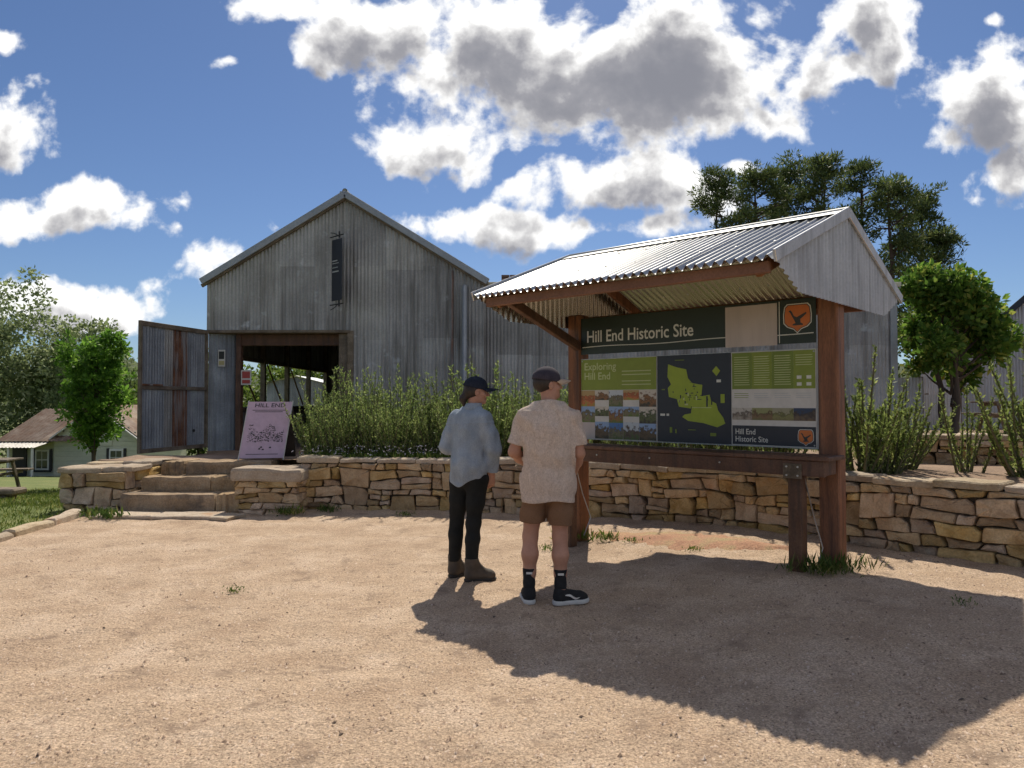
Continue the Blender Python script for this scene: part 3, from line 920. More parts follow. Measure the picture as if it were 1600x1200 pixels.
def cladding(parent, x0, x1, top, bot, fr, mats, rows=(), width=.76, seed=0, name='iron_sheet', holes=(), outward=None, **kw):
    """a wall of separate overlapping sheets; rows are heights of horizontal laps; holes (xa,xb,za,zb)"""
    r = random.Random(seed)
    x = x0
    i = 0
    while x < x1 - .02:
        xe = min(x1, x + width)
        if x1 - xe < .15: xe = x1
        lv = [-1e3] + [z + r.uniform(-.12, .12) for z in rows] + [1e3]
        for k, (za, zb) in enumerate(zip(lv, lv[1:])):
            pieces = [(x, xe)]
            spans = []
            bands = [(za, zb)]
            for (ha, hb, hz0, hz1) in holes:
                nb = []
                for (pa, pb) in pieces:
                    if hb <= pa or ha >= pb: nb.append((pa, pb))
                    else:
                        if ha > pa + .02: nb.append((pa, ha))
                        nb.append((max(pa, ha), min(pb, hb)))
                        if hb < pb - .02: nb.append((hb, pb))
                pieces = nb
            for (pa, pb) in pieces:
                b2 = [(za, zb)]
                for (ha, hb, hz0, hz1) in holes:
                    if pa >= ha - 1e-4 and pb <= hb + 1e-4:
                        b3 = []
                        for (a, b) in b2:
                            if hz1 <= a or hz0 >= b: b3.append((a, b)); continue
                            if hz0 > a: b3.append((a, hz0))
                            if hz1 < b: b3.append((hz1, b))
                        b2 = b3
                for (a, b) in b2:
                    tp = lambda q, b=b: min(top(q), b + .05)
                    bt = lambda q, a=a: max(bot(q), a)
                    if max(tp(pa) - bt(pa), tp(pb) - bt(pb), tp((pa + pb) / 2) - bt((pa + pb) / 2)) < .03: continue
                    e = .0022 * (i % 2) + .0045 * k
                    f2 = lambda q, z, o, e=e: fr(q, z, o + e)
                    lap = .03 if pb == xe and xe < x1 - .01 else 0
                    V, Fc = corr(pa, pb + lap, tp, bt, f2, **kw)
                    if outward is not None and np.dot(np.cross(np.subtract(V[2], V[0]), np.subtract(V[1], V[0])), outward) < 0: Fc = [f[::-1] for f in Fc]
                    mobj(name, V, Fc, r.choice(mats) if isinstance(mats, list) else mats, parent, True)
        x = xe; i += 1


# ------------------------------------------------------------------ the iron shed (barn)
BY = 15.6                      # front wall
BX0, BX1, BXM = -6.48, -0.60, -3.54
BE, BR = 4.03, 5.84            # eave and ridge height
TZ = .43
barn = thing('iron_shed', (BXM, BY, TZ), 'tall grey corrugated iron shed with gabled front and open doorway', 'shed')


def rake(x): return BR - (BR - BE) * abs(x - BXM) / (BXM - BX0)


ffr = lambda x, z, o: (x, BY - o, z)
OPX1 = -3.49
cladding(barn, BX0, BX1, lambda x: rake(x) - .02, lambda x: TZ - .02 if x > OPX1 else 3.0, ffr, [M['iron']], rows=(1.45, 2.75, 4.3), seed=4, holes=((BX0 - .1, OPX1, -1, 3.0),))
# barge capping on both rakes with overhang, soffit edge
for sgn in (-1, 1):
    xe = BXM + sgn * (BXM - BX0 + .09)
    p0 = Vector((BXM, BY - .09, BR + .05)); p1 = Vector((xe, BY - .09, rake(xe) + .05))
    V, Fc = beam(p0, p1, .14, .10, (0, 1, 0), .008)
    mobj('barge_capping', V, Fc, M['zinc_trim'], barn)
    V, Fc = beam(p0 + Vector((0, .02, -.085)), p1 + Vector((0, .02, -.085)), .07, .05, (0, 1, 0), .004)
    mobj('barge_board', V, Fc, M['timber_old'], barn)
    # roof slope in corrugated sheets running back
    ax = (p1 - p0).normalized(); Ls = (p1 - p0).length
    nrm = Vector((-ax.z, 0, ax.x)) * (1 if ax.x > 0 else -1)
    for k in range(6):
        ya = BY - .05 + k * 1.8
        rf_ = lambda q, z, o: tuple(p0 + Vector((0, q - p0.y, 0)) + ax * z + nrm * (o + .02))
        V, Fc = corr(ya, ya + 1.83, lambda q: Ls, lambda q: 0.0, rf_)
        mobj('roof_sheet', V, Fc, M['zinc'], barn, True)
V, Fc = tube([(BXM, BY - .12, BR + .11), (BXM, BY + 10.8, BR + .11)], .06, 8)
mobj('ridge_cap', V, Fc, M['zinc_trim'], barn, True)
V, Fc = tube([(-3.72, BY + .4, BR - .15), (-3.72, BY + .4, BR + .24)], .05, 10)
mobj('flue', V, Fc, M['zinc_trim'], barn, True)
V, Fc = beam((BX0, BY - .01, 2.98), (OPX1 + .05, BY - .01, 2.98), .10, .06)
mobj('lintel_edge', V, Fc, M['timber_old'], barn)
# recessed entrance: soffit, inner wall, lintel, jambs
IY = BY + .75
V, Fc = abox(BX0, OPX1, BY + .05, IY + .1, 2.94, 2.975); mobj('soffit', V, Fc, M['timber_old'], barn)
lfr = lambda x, z, o: (x, IY - o, z)
cladding(barn, BX0 + .02, -5.95, lambda x: 2.94, lambda x: TZ - .02, lambda x, z, o: (x, BY + .05 + (x - BX0) * .5 - o, z), [M['iron_blue']], seed=5)
V, Fc = abox(-5.94, -5.83, BY + .2, BY + .36, TZ, 2.94); mobj('door_jamb', V, Fc, M['timber_dark'], barn)
V, Fc = abox(-3.69, -3.51, BY + .06, BY + .2, TZ, 2.94); mobj('door_jamb', V, Fc, M['timber_old'], barn)
V, Fc = abox(-5.83, -3.69, BY + .22, BY + .36, 2.70, 2.94); mobj('door_lintel', V, Fc, M['timber_dark'], barn)
V, Fc = abox(BX0, BX1, BY + .04, BY + 10.7, TZ - .04, TZ + .014); mobj('floor', V, Fc, M['soil'], barn)
# left side wall: half height iron, open band with posts, iron above; back and right walls
sfr = lambda q, z, o: (BX0 + .01 - o, q, z)
cladding(barn, BY + .6, BY + 10.7, lambda q: BE, lambda q: TZ - .5, sfr, [M['iron']], seed=8, holes=((BY + 1.3, BY + 9.8, 1.31, 2.52),))
for q in (16.95, 18.9, 20.9, 23.1, 25.2):
    V, Fc = abox(BX0 + .03, BX0 + .15, q - .06, q + .06, TZ, BE - .1); mobj('wall_post', V, Fc, M['timber_old'], barn)
for z in (1.31, 2.52):
    V, Fc = abox(BX0 + .03, BX0 + .13, BY + .8, BY + 10.5, z - .05, z + .05); mobj('wall_rail', V, Fc, M['timber_old'], barn)
for q in (17.0, 19.0, 21.0):
    V, Fc = beam((BX0 + .09, q + .2, 2.45), (BX0 + .09, q + 1.5, 1.4), .03, .05); mobj('brace', V, Fc, M['timber_dark'], barn)
cladding(barn, BX0, BX1, lambda x: rake(x) - .02, lambda x: TZ - .3, lambda x, z, o: (x, BY + 10.7 + o, z), [M['iron']], seed=9)
cladding(barn, BY + .02, BY + 10.7, lambda q: BE, lambda q: TZ - .3, lambda q, z, o: (BX1 - .01 + o, q, z), [M['iron']], seed=10)
for q in (18.0, 20.4, 22.8):
    V, Fc = beam((BX0 + .1, q, BE - .15), (BX1 - .1, q, BE - .15), .10, .16); mobj('tie_beam', V, Fc, M['timber_dark'], barn)
# rusted corner strip on the front
V, Fc = abox(-1.30, -1.245, BY - .03, BY - .012, TZ, 4.28); mobj('corner_strip', V, Fc, M['iron_rust'], barn)
V, Fc = abox(-3.49, -3.36, BY - .03, BY - .012, TZ, 3.0); mobj('door_trim', V, Fc, M['timber_old'], barn)

# open door leaf
dl = thing('shed_door', (BX0, BY - .05, TZ), 'open iron door leaf with a rust streak, swung out left of the doorway', 'door')
dA = Vector((BX0 + .02, BY - .06, 0)); dB = Vector((-6.90, 13.57, 0))
dd = (dB - dA).normalized(); dn = Vector((dd.y, -dd.x, 0))
if dn.x < 0: dn = -dn
DW = (dB - dA).length
dfr = lambda q, z, o: tuple(dA + dd * q + dn * o + Vector((0, 0, z)))
ztop = lambda q: 2.76
for (a, b, mt) in ((.06, .62, 'iron_blue'), (.62, .80, 'iron_rust'), (.80, 1.07, 'iron_rust'), (1.07, 1.31, 'iron'), (1.31, DW - .06, 'iron_blue')):
    V, Fc = corr(a, b, lambda q: 2.94, lambda q: .56, dfr, amp=.008)
    mobj('door_sheet', V, Fc, M[mt], dl, True)
for z, h in ((.57, .08), (2.955, .09), (1.76, .07)):
    V, Fc = beam(dfr(0, z, .028), dfr(DW, z, .028), .035, h); mobj('door_rail', V, Fc, M['timber_old'], dl)
for q in (.03, DW - .03):
    V, Fc = beam(dfr(q, .53, .02), dfr(q, 3.0, .02), .05, .07, tuple(dn)); mobj('door_stile', V, Fc, M['timber_old'], dl)
V, Fc = beam(dfr(DW - .6, 1.81, .055), dfr(DW - .03, 1.81, .055), .03, .035); mobj('latch_bar', V, Fc, M['iron_rust'], dl)
V, Fc = tube([dfr(.42, .90, .012), dfr(.42, .90, .03)], .03, 10); mobj('bolt_plate', V, Fc, M['black_iron'], dl)

# hanging blade banner with its two iron brackets
bn = thing('blade_banner', (-3.74, BY - .3, 3.6), 'narrow dark banner hung between two iron brackets on the gable', 'banner')
bfr = lambda a, z, o: (-3.81 + .27 * a + o, BY - .10 - .26 * a, z)
V, Fc = extrude_poly([(0, 3.61), (1, 3.61), (1, 4.90), (0, 4.90)], bfr, .008); mobj('banner_cloth', V, Fc, M['banner'], bn)
for k, (z, h, w) in enumerate(((4.44, .022, .55), (4.39, .014, .7), (4.30, .016, .6), (4.21, .026, .7))):
    V, Fc = extrude_poly([(.08, z), (.08 + w * .9, z), (.08 + w * .9, z + h), (.08, z + h)], lambda a, zz, o: (-3.813 + .27 * a - o, BY - .103 - .26 * a, zz), .002)
    mobj('banner_print', V, Fc, M['aluminium'], bn)
for z, s in ((4.97, 1), (3.53, -1)):
    V, Fc = tube([bfr(-.15, z, 0), bfr(1.15, z, 0)], .013, 8); mobj('bracket_arm', V, Fc, M['black_iron'], bn)
    V, Fc = tube([bfr(-.12, z + s * .10, 0), bfr(.25, z + s * .07, 0), bfr(.6, z + s * .01, 0)], .009, 6); mobj('bracket_scroll', V, Fc, M['black_iron'], bn, True)
    V, Fc = tube([bfr(.75, z - .05, 0), bfr(.75, z + .08, 0)], .018, 8); mobj('bracket_finial', V, Fc, M['black_iron'], bn)


def text_mesh(s, width=None, height=None, bold=0.0):
    cu = bpy.data.curves.new('t', 'FONT'); cu.body = s; cu.size = 1.0; cu.offset = bold; cu.resolution_u = 3
    cu.space_line = .95
    o = bpy.data.objects.new('t', cu); COL.objects.link(o)
    dg = bpy.context.evaluated_depsgraph_get()
    me = bpy.data.meshes.new_from_object(o.evaluated_get(dg))
    V = np.array([v.co[:] for v in me.vertices]); Fc = [tuple(p.vertices) for p in me.polygons]
    bpy.data.objects.remove(o); bpy.data.curves.remove(cu); bpy.data.meshes.remove(me)
    mn, mx = V.min(0), V.max(0)
    V = V - mn
    V[:, 0] *= width / (mx[0] - mn[0]) if width else 1
    V[:, 1] *= (height / (mx[1] - mn[1])) if height else (width / (mx[0] - mn[0]))
    return V, Fc


# small signs in the entrance
def small_sign(name, label, c, w, h, mats, rotn=(0, -1, 0)):
    t = thing(name, c, label, 'sign')
    V, Fc = abox(c[0] - w / 2, c[0] + w / 2, c[1] - .008, c[1] + .008, c[2] - h / 2, c[2] + h / 2, .002)
    mobj('plate', V, Fc, M[mats[0]], t)
    V, Fc = abox(c[0] - w * .38, c[0] + w * .38, c[1] - .0125, c[1] - .0085, c[2] - h * .05, c[2] + h * .4, .001)
    mobj('symbol_field', V, Fc, M[mats[1]], t)
    V, Fc = abox(c[0] - w * .38, c[0] + w * .38, c[1] - .0125, c[1] - .0085, c[2] - h * .40, c[2] - h * .16, .001)
    mobj('caption_field', V, Fc, M[mats[2]], t)
    return t


small_sign('entrance_notice', 'small yellowish notice on the iron beside the doorway', (-6.2, BY + .1, 2.42), .15, .36, ('panelwhite', 'ink', 'yellow'))
small_sign('warning_sign', 'small red and white sign hung inside the doorway', (-5.69, BY + .15, 2.01), .22, .32, ('panelwhite', 'red', 'red'))

# sandwich board poster
ab = thing('sandwich_board', (-3.72, 11.15, .64), 'lilac town poster on a leaning sandwich board before the doorway', 'sandwich board')
pc = Vector((-3.74, 11.0, .65)); pax = Vector((.985, .17, 0)); pup = Vector((.10, .20, 1)).normalized()
pn = pax.cross(pup).normalized()
if pn.y > 0: pn = -pn
pf = lambda a, b, o: tuple(pc + pax * (a - .315) + pup * b + pn * o)
V, Fc = extrude_poly([(0, 0), (.63, 0), (.63, .86), (0, .86)], pf, .02); face_ = mobj('poster_face', V, Fc, M['poster'], ab)
V, Fc = chamfer_box(tuple(pc + Vector((.05, .40, .40))), (.985, .17, 0), (-.17, .985, .25), (.0, -.22, 1), .62, .03, .82, .004); mobj('rear_panel', V, Fc, M['black_iron'], ab)
for a in (-.012, .63):
    V, Fc = extrude_poly([(a, -.03), (a + .012, -.03), (a + .012, .875), (a, .875)], pf, .024); mobj('frame_edge', V, Fc, M['aluminium'], ab)
tv_, tf_ = text_mesh('HILL END', .44, .06, .01)
mobj('poster_title', [pf(.10 + v[0], .775 + v[1], .0225) for v in tv_], tf_, M['ink'], face_)
for z, w in ((.725, .48), (.70, .40), (.055, .46)):
    V, Fc = extrude_poly([(.315 - w / 2, z), (.315 + w / 2, z), (.315 + w / 2, z + .009), (.315 - w / 2, z + .009)], lambda a, b, o: pf(a, b, .0215 + o), .001)
    mobj('poster_line', V, Fc, M['ink'], face_)
r5 = random.Random(8)
mb = MB()
for k in range(420):       # engraved view of the town: small ink strokes, roofs and trees
    a, b = r5.uniform(.06, .57), r5.uniform(.24, .52)
    b = .24 + (b - .24) * (0.75 + .25 * math.sin(a * 22))
    w, h = r5.uniform(.004, .030), r5.uniform(.003, .011)
    mb.add(*extrude_poly([(a, b), (min(.6, a + w), b + r5.uniform(-.005, .005)), (min(.6, a + w * .8), b + h), (a + w * .2, b + h)], lambda p, q, o, k=k: pf(p, q, .0212 + o + k * 2e-6), .0008))
for (a, b) in ((.25, .13), (.30, .12), (.27, .155), (.40, .15)): mb.add(*extrude_poly([(a, b), (a + .035, b), (a + .03, b + .022), (a + .005, b + .02)], lambda p, q, o: pf(p, q, .0216 + o), .001))
mb.obj('poster_engraving', M['ink'], face_)

# ------------------------------------------------------------------ lean-to range right of the shed
LY = 15.9
lt = thing('iron_range', (3, LY, .7), 'long low grey iron wing behind the shelter, with gutter and downpipe', 'building')
cladding(lt, BX1 - .5, 8.29, lambda x: 4.0, lambda x: .3, lambda x, z, o: (x, LY - o, z), [M['iron']], rows=(1.5, 2.6,), seed=31)
cladding(lt, LY, LY + 6, lambda q: 4.0 + (q - LY) * .12, lambda q: .3, lambda q, z, o: (8.29 + o, q, z), [M['iron']], seed=33)
cladding(lt, BX1 - .4, 8.31, lambda x: 6.2, lambda x: 0, lambda x, z, o: (x, LY - .12 + z, 4.03 + z * .12 + o), [M['zinc']], seed=32, name='roof_sheet')
V, Fc = abox(-1.21, 8.32, LY - .24, LY - .13, 3.95, 4.05, .012); mobj('gutter', V, Fc, M['cream'], lt)
V, Fc = tube([(-1.0, LY - .19, 3.98), (-1.0, LY - .42, 3.9), (-1.0, LY - .42, .5)], .06, 10); mobj('downpipe', V, Fc, M['zinc_trim'], lt, True)
V, Fc = abox(8.17, 8.32, LY - .05, LY - .02, .4, 3.95); mobj('corner_flashing', V, Fc, M['zinc_trim'], lt)
ch = thing('brick_chimney', (0.06, 20.5, 4.2), 'small brick chimney rising behind the iron wing roof', 'chimney')
V, Fc = abox(-.26, .36, 20.2, 20.8, 3.8, 4.72, .01); mobj('stack', V, Fc, M['brick'], ch)
for k in range(3):
    for j in range(3):
        x = -.29 + j * .23; V, Fc = abox(x, x + .22, 20.15, 20.85, 4.73 + k * .085, 4.805 + k * .085, .006)
        mobj('brick', V, Fc, M['brick'], ch)

# ------------------------------------------------------------------ information shelter
R0 = Vector((2.73, 6.05, 0)); SU = Vector((-.736, .677, 0)).normalized(); SN = Vector((.677, .736, 0)).normalized()
P = lambda u, w, h: tuple(R0 + SU * u + SN * w + Vector((0, 0, h)))
SL, SWD, SE, SR = 2.80, 1.42, 2.47, 3.02
sh = thing('information_shelter', P(1.4, 0, .08), 'timber information shelter with silver corrugated gable roof and map board', 'shelter')
slope_l = math.hypot(SWD, SR - SE)
for sg in (-1, 1):
    d_ = (SN * (sg * SWD) + Vector((0, 0, SE - SR))) / slope_l
    nr = Vector((0, 0, 1)) - d_ * d_.z; nr.normalize()
    q = -.04; i = 0
    while q < SL + .03:
        qe = min(SL + .04, q + .72)
        if SL + .04 - qe < .1: qe = SL + .04
        e = .002 * (i % 2)
        fr_ = lambda a, z, o, d_=d_, nr=nr, e=e: tuple(Vector(P(a, 0, SR)) + d_ * z + nr * (o + .03 + e))
        V, Fc = corr(q, qe + (.03 if qe < SL else 0), lambda a: slope_l + .06, lambda a: .0, fr_, amp=.019)
        if np.cross(np.subtract(V[2], V[0]), np.subtract(V[1], V[0]))[2] < 0: Fc = [f[::-1] for f in Fc]
        so = mobj('roof_sheet', V, Fc, M['shelter_roof'], sh, True)
        q = qe; i += 1
    # roofing screws in two rows
    for zrow in (.35, 1.05):
        for k in range(9):
            a = .152 + .304 * k
            c = Vector(P(a, 0, SR)) + d_ * zrow + nr * .042
            V, Fc = tube([c, c + nr * .010], .008, 6); mobj('roof_screw', V, Fc, M['steel'], sh)
    # ridge capping leaf
    fr_ = lambda a, z, o, d_=d_, nr=nr: tuple(Vector(P(a, 0, SR + .012)) + d_ * z + nr * (.045 + o))
    V, Fc = extrude_poly([(-.06, -.01), (SL + .06, -.01), (SL + .06, .15), (-.06, .15)], lambda a, b, o: fr_(a, b, o), .004)
    mobj('ridge_capping', V, Fc, M['zinc_trim'], sh)
    # barge flashing along the rakes
    for ue in (-.052, SL + .052):
        a = Vector(P(ue, 0, SR + .035)); b = a + d_ * (slope_l + .07)
        V, Fc = beam(a, b, .02, .085, tuple(nr), .003); mobj('barge_flashing', V, Fc, M['gable_paint'], sh)
    # eave fascia, purlin, rafters
    wE = sg * (SWD - .055)
    V, Fc = beam(P(.03, wE, SE - .04), P(SL - .03, wE, SE - .04), .045, .085); mobj('fascia', V, Fc, M['timber_fascia'], sh)
    for u in (.14, 2.68):
        V, Fc = beam(Vector(P(u, 0, SR - .075)), Vector(P(u, wE * .965, SE - .045)), .05, .10); mobj('rafter', V, Fc, M['timber'], sh)
        if u > 1: V, Fc = beam(P(u, sg * .08, 2.08), P(u, sg * 1.18, 2.47), .07, .09)
        if u > 1: mobj('knee_brace', V, Fc, M['timber_dark'], sh)
V, Fc = tube([P(-.06, 0, SR + .045), P(SL + .06, 0, SR + .045)], .034, 8); mobj('ridge_roll', V, Fc, M['zinc_trim'], sh, True)
V, Fc = beam(P(.03, 0, SR - .06), P(SL - .03, 0, SR - .06), .05, .12); mobj('ridge_beam', V, Fc, M['timber_dark'], sh)
# gable cladding at both ends
def gable_top(w): return SR - (SR - SE) * abs(w) / SWD + .015
def gable_bot(w):
    w = abs(w)
    return 2.285 if w < 1.0 else 2.285 + (SE - 2.285 - .005) * (w - 1.0) / .42
for ue, sg in ((-.03, -1), (SL + .03, 1)):
    cladding(sh, -SWD, SWD, gable_top, gable_bot, lambda w, z, o, ue=ue, sg=sg: P(ue + sg * (o - .0), w, z), [M['gable_paint']], width=.76, seed=41, name='gable_sheet', amp=.011, outward=tuple(SU * sg))
# posts
for u in (.10, 2.74):
    x, y, _ = P(u, 0, 0); gb = ground_h(x, y)
    V, Fc = chamfer_box(P(u, 0, (gb - .15 + 2.42) / 2), SU, SN, (0, 0, 1), .165, .165, 2.42 - gb + .15, .012); mobj('post', V, Fc, M['timber'], sh)
V, Fc = beam(P(.20, .01, 2.335), P(2.64, .01, 2.335), .07, .11); mobj('top_beam', V, Fc, M['timber'], sh)
# shelf in front of the board
V, Fc = beam(P(-.02, -.24, 1.045), P(2.72, -.24, 1.045), .36, .035); mobj('shelf_board', V, Fc, M['timber_dark'], sh)
V, Fc = beam(P(.02, -.385, .965), P(2.70, -.385, .965), .045, .125); mobj('shelf_apron', V, Fc, M['timber_dark'], sh)
for u in (.06, 2.70):
    V, Fc = beam(P(u, -.09, .965), P(u, -.36, .965), .045, .12); mobj('shelf_bearer', V, Fc, M['timber_dark'], sh)
for u in (.27, 2.62):
    x, y, _ = P(u, -.31, 0); gb = ground_h(x, y) - .1
    V, Fc = chamfer_box(P(u, -.31, (gb + .90) / 2), SU, SN, (0, 0, 1), .115, .115, .90 - gb, .01); lg = mobj('shelf_leg', V, Fc, M['timber_dark'], sh)
    V, Fc = chamfer_box(P(u, -.4115, .94), SU, SN, (0, 0, 1), .15, .008, .12, .002); pl = mobj('leg_bracket', V, Fc, M['timber_old'], sh)
    for a in (-.045, .045):
        for z in (.905, .975):
            V, Fc = tube([P(u + a, -.414, z), P(u + a, -.422, z)], .008, 8); mobj('bolt', V, Fc, M['steel'], pl)
    V, Fc = tube([P(u - .05, -.30, .90), P(u - .10, -.22, .55), P(u - .13, -.12, .30), P(u - .10, -.20, .12)], .006, 6); mobj('stay_wire', V, Fc, M['steel'], sh, True)
for u in (.9, 1.6, 2.2):
    V, Fc = tube([P(u, -.408, .975), P(u, -.416, .975)], .008, 8); mobj('apron_bolt', V, Fc, M['steel'], sh)

# boards
BW = 2.46
BF = lambda b, h, o: P(2.66 - b, -.055 - o, h)


def panel(name, b0, b1, h0, h1, o0, t, mat, parent, lab=None):
    V, Fc = extrude_poly([(b0, h0), (b1, h0), (b1, h1), (b0, h1)], lambda a, b, o: BF(a, b, o0 + o), t)
    o = mobj(name, V, Fc, M[mat] if isinstance(mat, str) else mat, parent)
    if lab: o['label'] = lab
    return o


def lettering(s, b, h, w, hh, mat, parent, o=.0075, bold=.0, name='lettering'):
    V, Fc = text_mesh(s, w, hh, bold)
    return mobj(name, [BF(b + v[0], h + v[1], o) for v in V], Fc, M[mat], parent)


def poly(name, pts, o, mat, parent, t=.0012):
    V, Fc = extrude_poly(pts, lambda a, b, q: BF(a, b, o + q), t)
    return mobj(name, V, Fc, M[mat], parent)


def emblem(cb, chh, s, parent):
    def shield(k):
        pts = []
        for a, b in ((-.46, .38), (-.36, .48), (.36, .48), (.46, .38), (.5, .1), (.49, -.2), (.36, -.34), (.14, -.42), (0, -.56), (-.14, -.42), (-.36, -.34), (-.49, -.2), (-.5, .1)):
            pts.append((cb + a * s * k, chh + b * s * k))
        return pts
    poly('emblem_border', shield(1.0), .0065, 'lettering', parent)
    poly('emblem_rim', shield(.93), .0078, 'ink', parent)
    poly('emblem_field', shield(.88), .0091, 'emb_orange', parent)
    bird = [(-.30, .22), (-.24, .26), (-.18, .20), (-.12, .06), (-.02, .0), (.10, .06), (.30, .16), (.33, .12), (.22, .02), (.10, -.08), (.12, -.2), (.2, -.24), (.2, -.28), (-.16, -.28), (-.16, -.24), (-.06, -.2), (-.10, -.1), (-.18, .04), (-.24, .16)]
    poly('emblem_bird', [(cb + a * s, chh + b * s) for a, b in bird], .0104, 'ink', parent)


HB, HT = 1.992, 2.372
hd = panel('header_panel', 0, BW, HB, HT, 0, .006, 'hdr', sh, 'dark green header panel with the site name')
lettering('Hill End Historic Site', .085, 2.115, 1.24, .125, 'lettering', hd, bold=.012)
pts = []
NN = 40
for i in range(NN + 1):
    b = .02 + (BW - .04) * i / NN; pts.append((b, 2.062 + .006 * math.sin(b * 5) + .012 * b / BW))
poly('wavy_line', pts + [(b, h + .008) for b, h in pts[::-1]], .0062, 'lettering', hd)
poly('divider_line', [(2.145, HB + .01), (2.152, HB + .01), (2.152, HT - .01), (2.145, HT - .01)], .0062, 'lettering', hd)
nt_ = panel('notice_sheet', 1.65, 2.13, HB - .005, HT - .02, .0075, .004, 'notice', hd)
emblem(2.305, 2.215, .245, hd)
PB, PT = 1.11, 1.94
fr0 = panel('board_frame', -.012, BW + .012, PB - .010, PT + .006, -.012, .010, 'aluminium', sh)
x1, x2 = .93, 1.70
lp = panel('exploring_panel', .002, x1 - .004, PB, PT, -.001, .006, 'panelwhite', sh, 'left panel of small photographs under an olive heading')
mp_ = panel('map_panel', x1 + .004, x2 - .004, PB, PT, -.001, .006, 'navy', sh, 'dark middle panel with a lime green town map')
rp_ = panel('history_panel', x2 + .004, BW - .002, PB, PT, -.001, .006, 'panelwhite', sh, 'right panel with olive text columns and dark footer')
H = PT - PB
panel('heading_field', .006, x1 - .008, PT - H * .39, PT - .004, .0055, .0015, 'olive', lp)
lettering('Exploring\nHill End', .05, PT - .215, .40, .175, 'palegreen', lp, bold=.008)
for k in range(4):
    poly('text_line', [(.52, PT - .14 - k * .035 - (k > 1) * .03), (.86, PT - .14 - k * .035 - (k > 1) * .03), (.86, PT - .131 - k * .035 - (k > 1) * .03), (.52, PT - .131 - k * .035 - (k > 1) * .03)], .0072, 'palegreen', lp)
SKY = [(.30, .42, .62), (.55, .58, .60), (.08, .20, .45), (.62, .55, .45)]
MID = [(.16, .10, .05), (.12, .14, .05), (.30, .14, .05), (.14, .09, .06), (.22, .18, .10)]
LOW = [(.12, .18, .03), (.06, .05, .03), (.28, .20, .10), (.10, .14, .04)]
pr = random.Random(3)
PM = [photomat('print_%d' % i, pr.choice(SKY), pr.choice(MID), pr.choice(LOW), i * 1.7) for i in range(9)]
PM[0] = photomat('print_0', (.45, .30, .12), (.55, .16, .05), (.30, .30, .05), .4)
cw = [.006, .185, .36, .535, .725, x1 - .008]
rt, rb = PT - H * .395, PB + .004
rh = (rt - rb) / 6
for c in range(5):
    lay = [(0, 2), (2, 4), (4, 6)] if c % 2 == 0 else [(0, 1.2), (2, 3.2), (3.9, 6)]
    for k, (a, b) in enumerate(lay):
        if c == 0 and k == 2:
            panel('blank_field', cw[c], cw[c + 1] - .003, rt - b * rh, rt - a * rh, .0055, .0014, 'notice', lp); continue
        panel('photo_print', cw[c], cw[c + 1] - .003, rt - b * rh, rt - a * rh, .0055, .0015, PM[0] if (c, k) == (0, 0) else PM[(c * 3 + k * 2) % 9], lp)
# map
mx0, mw = x1 + .02, x2 - x1 - .04
zx = lambda px: mx0 + (px - 540) / 370 * mw
zy = lambda py, px=700: PT - (py - 405) / (870 - 405) * H
mpts = [(592, 452), (640, 470), (690, 482), (700, 530), (722, 556), (775, 566), (770, 625), (812, 618), (820, 650), (845, 662), (855, 700), (880, 735), (890, 765), (850, 785), (780, 765), (700, 755), (668, 735), (680, 722), (715, 715), (718, 690), (650, 680), (640, 640), (596, 628), (590, 580), (608, 560), (588, 520)]
poly('map_area', [(zx(a), zy(b)) for a, b in mpts], .0055, 'lime', mp_)
r6 = random.Random(4)
for k in range(34):
    a, b = r6.gauss(705, 45), r6.gauss(620, 35)
    if not 560 < a < 840: continue
    w, h2 = r6.uniform(5, 22), r6.uniform(2, 7)
    if r6.random() < .5: w, h2 = h2, w
    poly('map_street', [(zx(a), zy(b)), (zx(a + w), zy(b + r6.uniform(-3, 3))), (zx(a + w), zy(b + h2)), (zx(a), zy(b + h2))], .0068 + k * 1e-5, r6.choice(['navy', 'navy', 'palegreen']), mp_)
for (a, b, w, h2, mt) in ((795, 625, 8, 55, 'navy'), (820, 630, 6, 40, 'navy'), (722, 683, 100, 3, 'palegreen'), (868, 615, 20, 45, 'lime'), (848, 540, 22, 14, 'lettering'), (548, 718, 26, 12, 'lettering'), (583, 718, 14, 12, 'lettering'), (600, 790, 14, 30, 'olive2'), (630, 800, 8, 22, 'olive2'), (700, 800, 40, 4, 'olive2'), (815, 815, 30, 16, 'olive2'), (556, 585, 18, 6, 'olive2'), (630, 430, 50, 4, 'olive2')):
    poly('map_mark', [(zx(a), zy(b)), (zx(a + w), zy(b)), (zx(a + w), zy(b + h2)), (zx(a), zy(b + h2))], .0072, mt, mp_)
poly('north_arrow', [(zx(846), zy(470)), (zx(866), zy(495)), (zx(848), zy(522)), (zx(826), zy(495))], .006, 'lime', mp_)
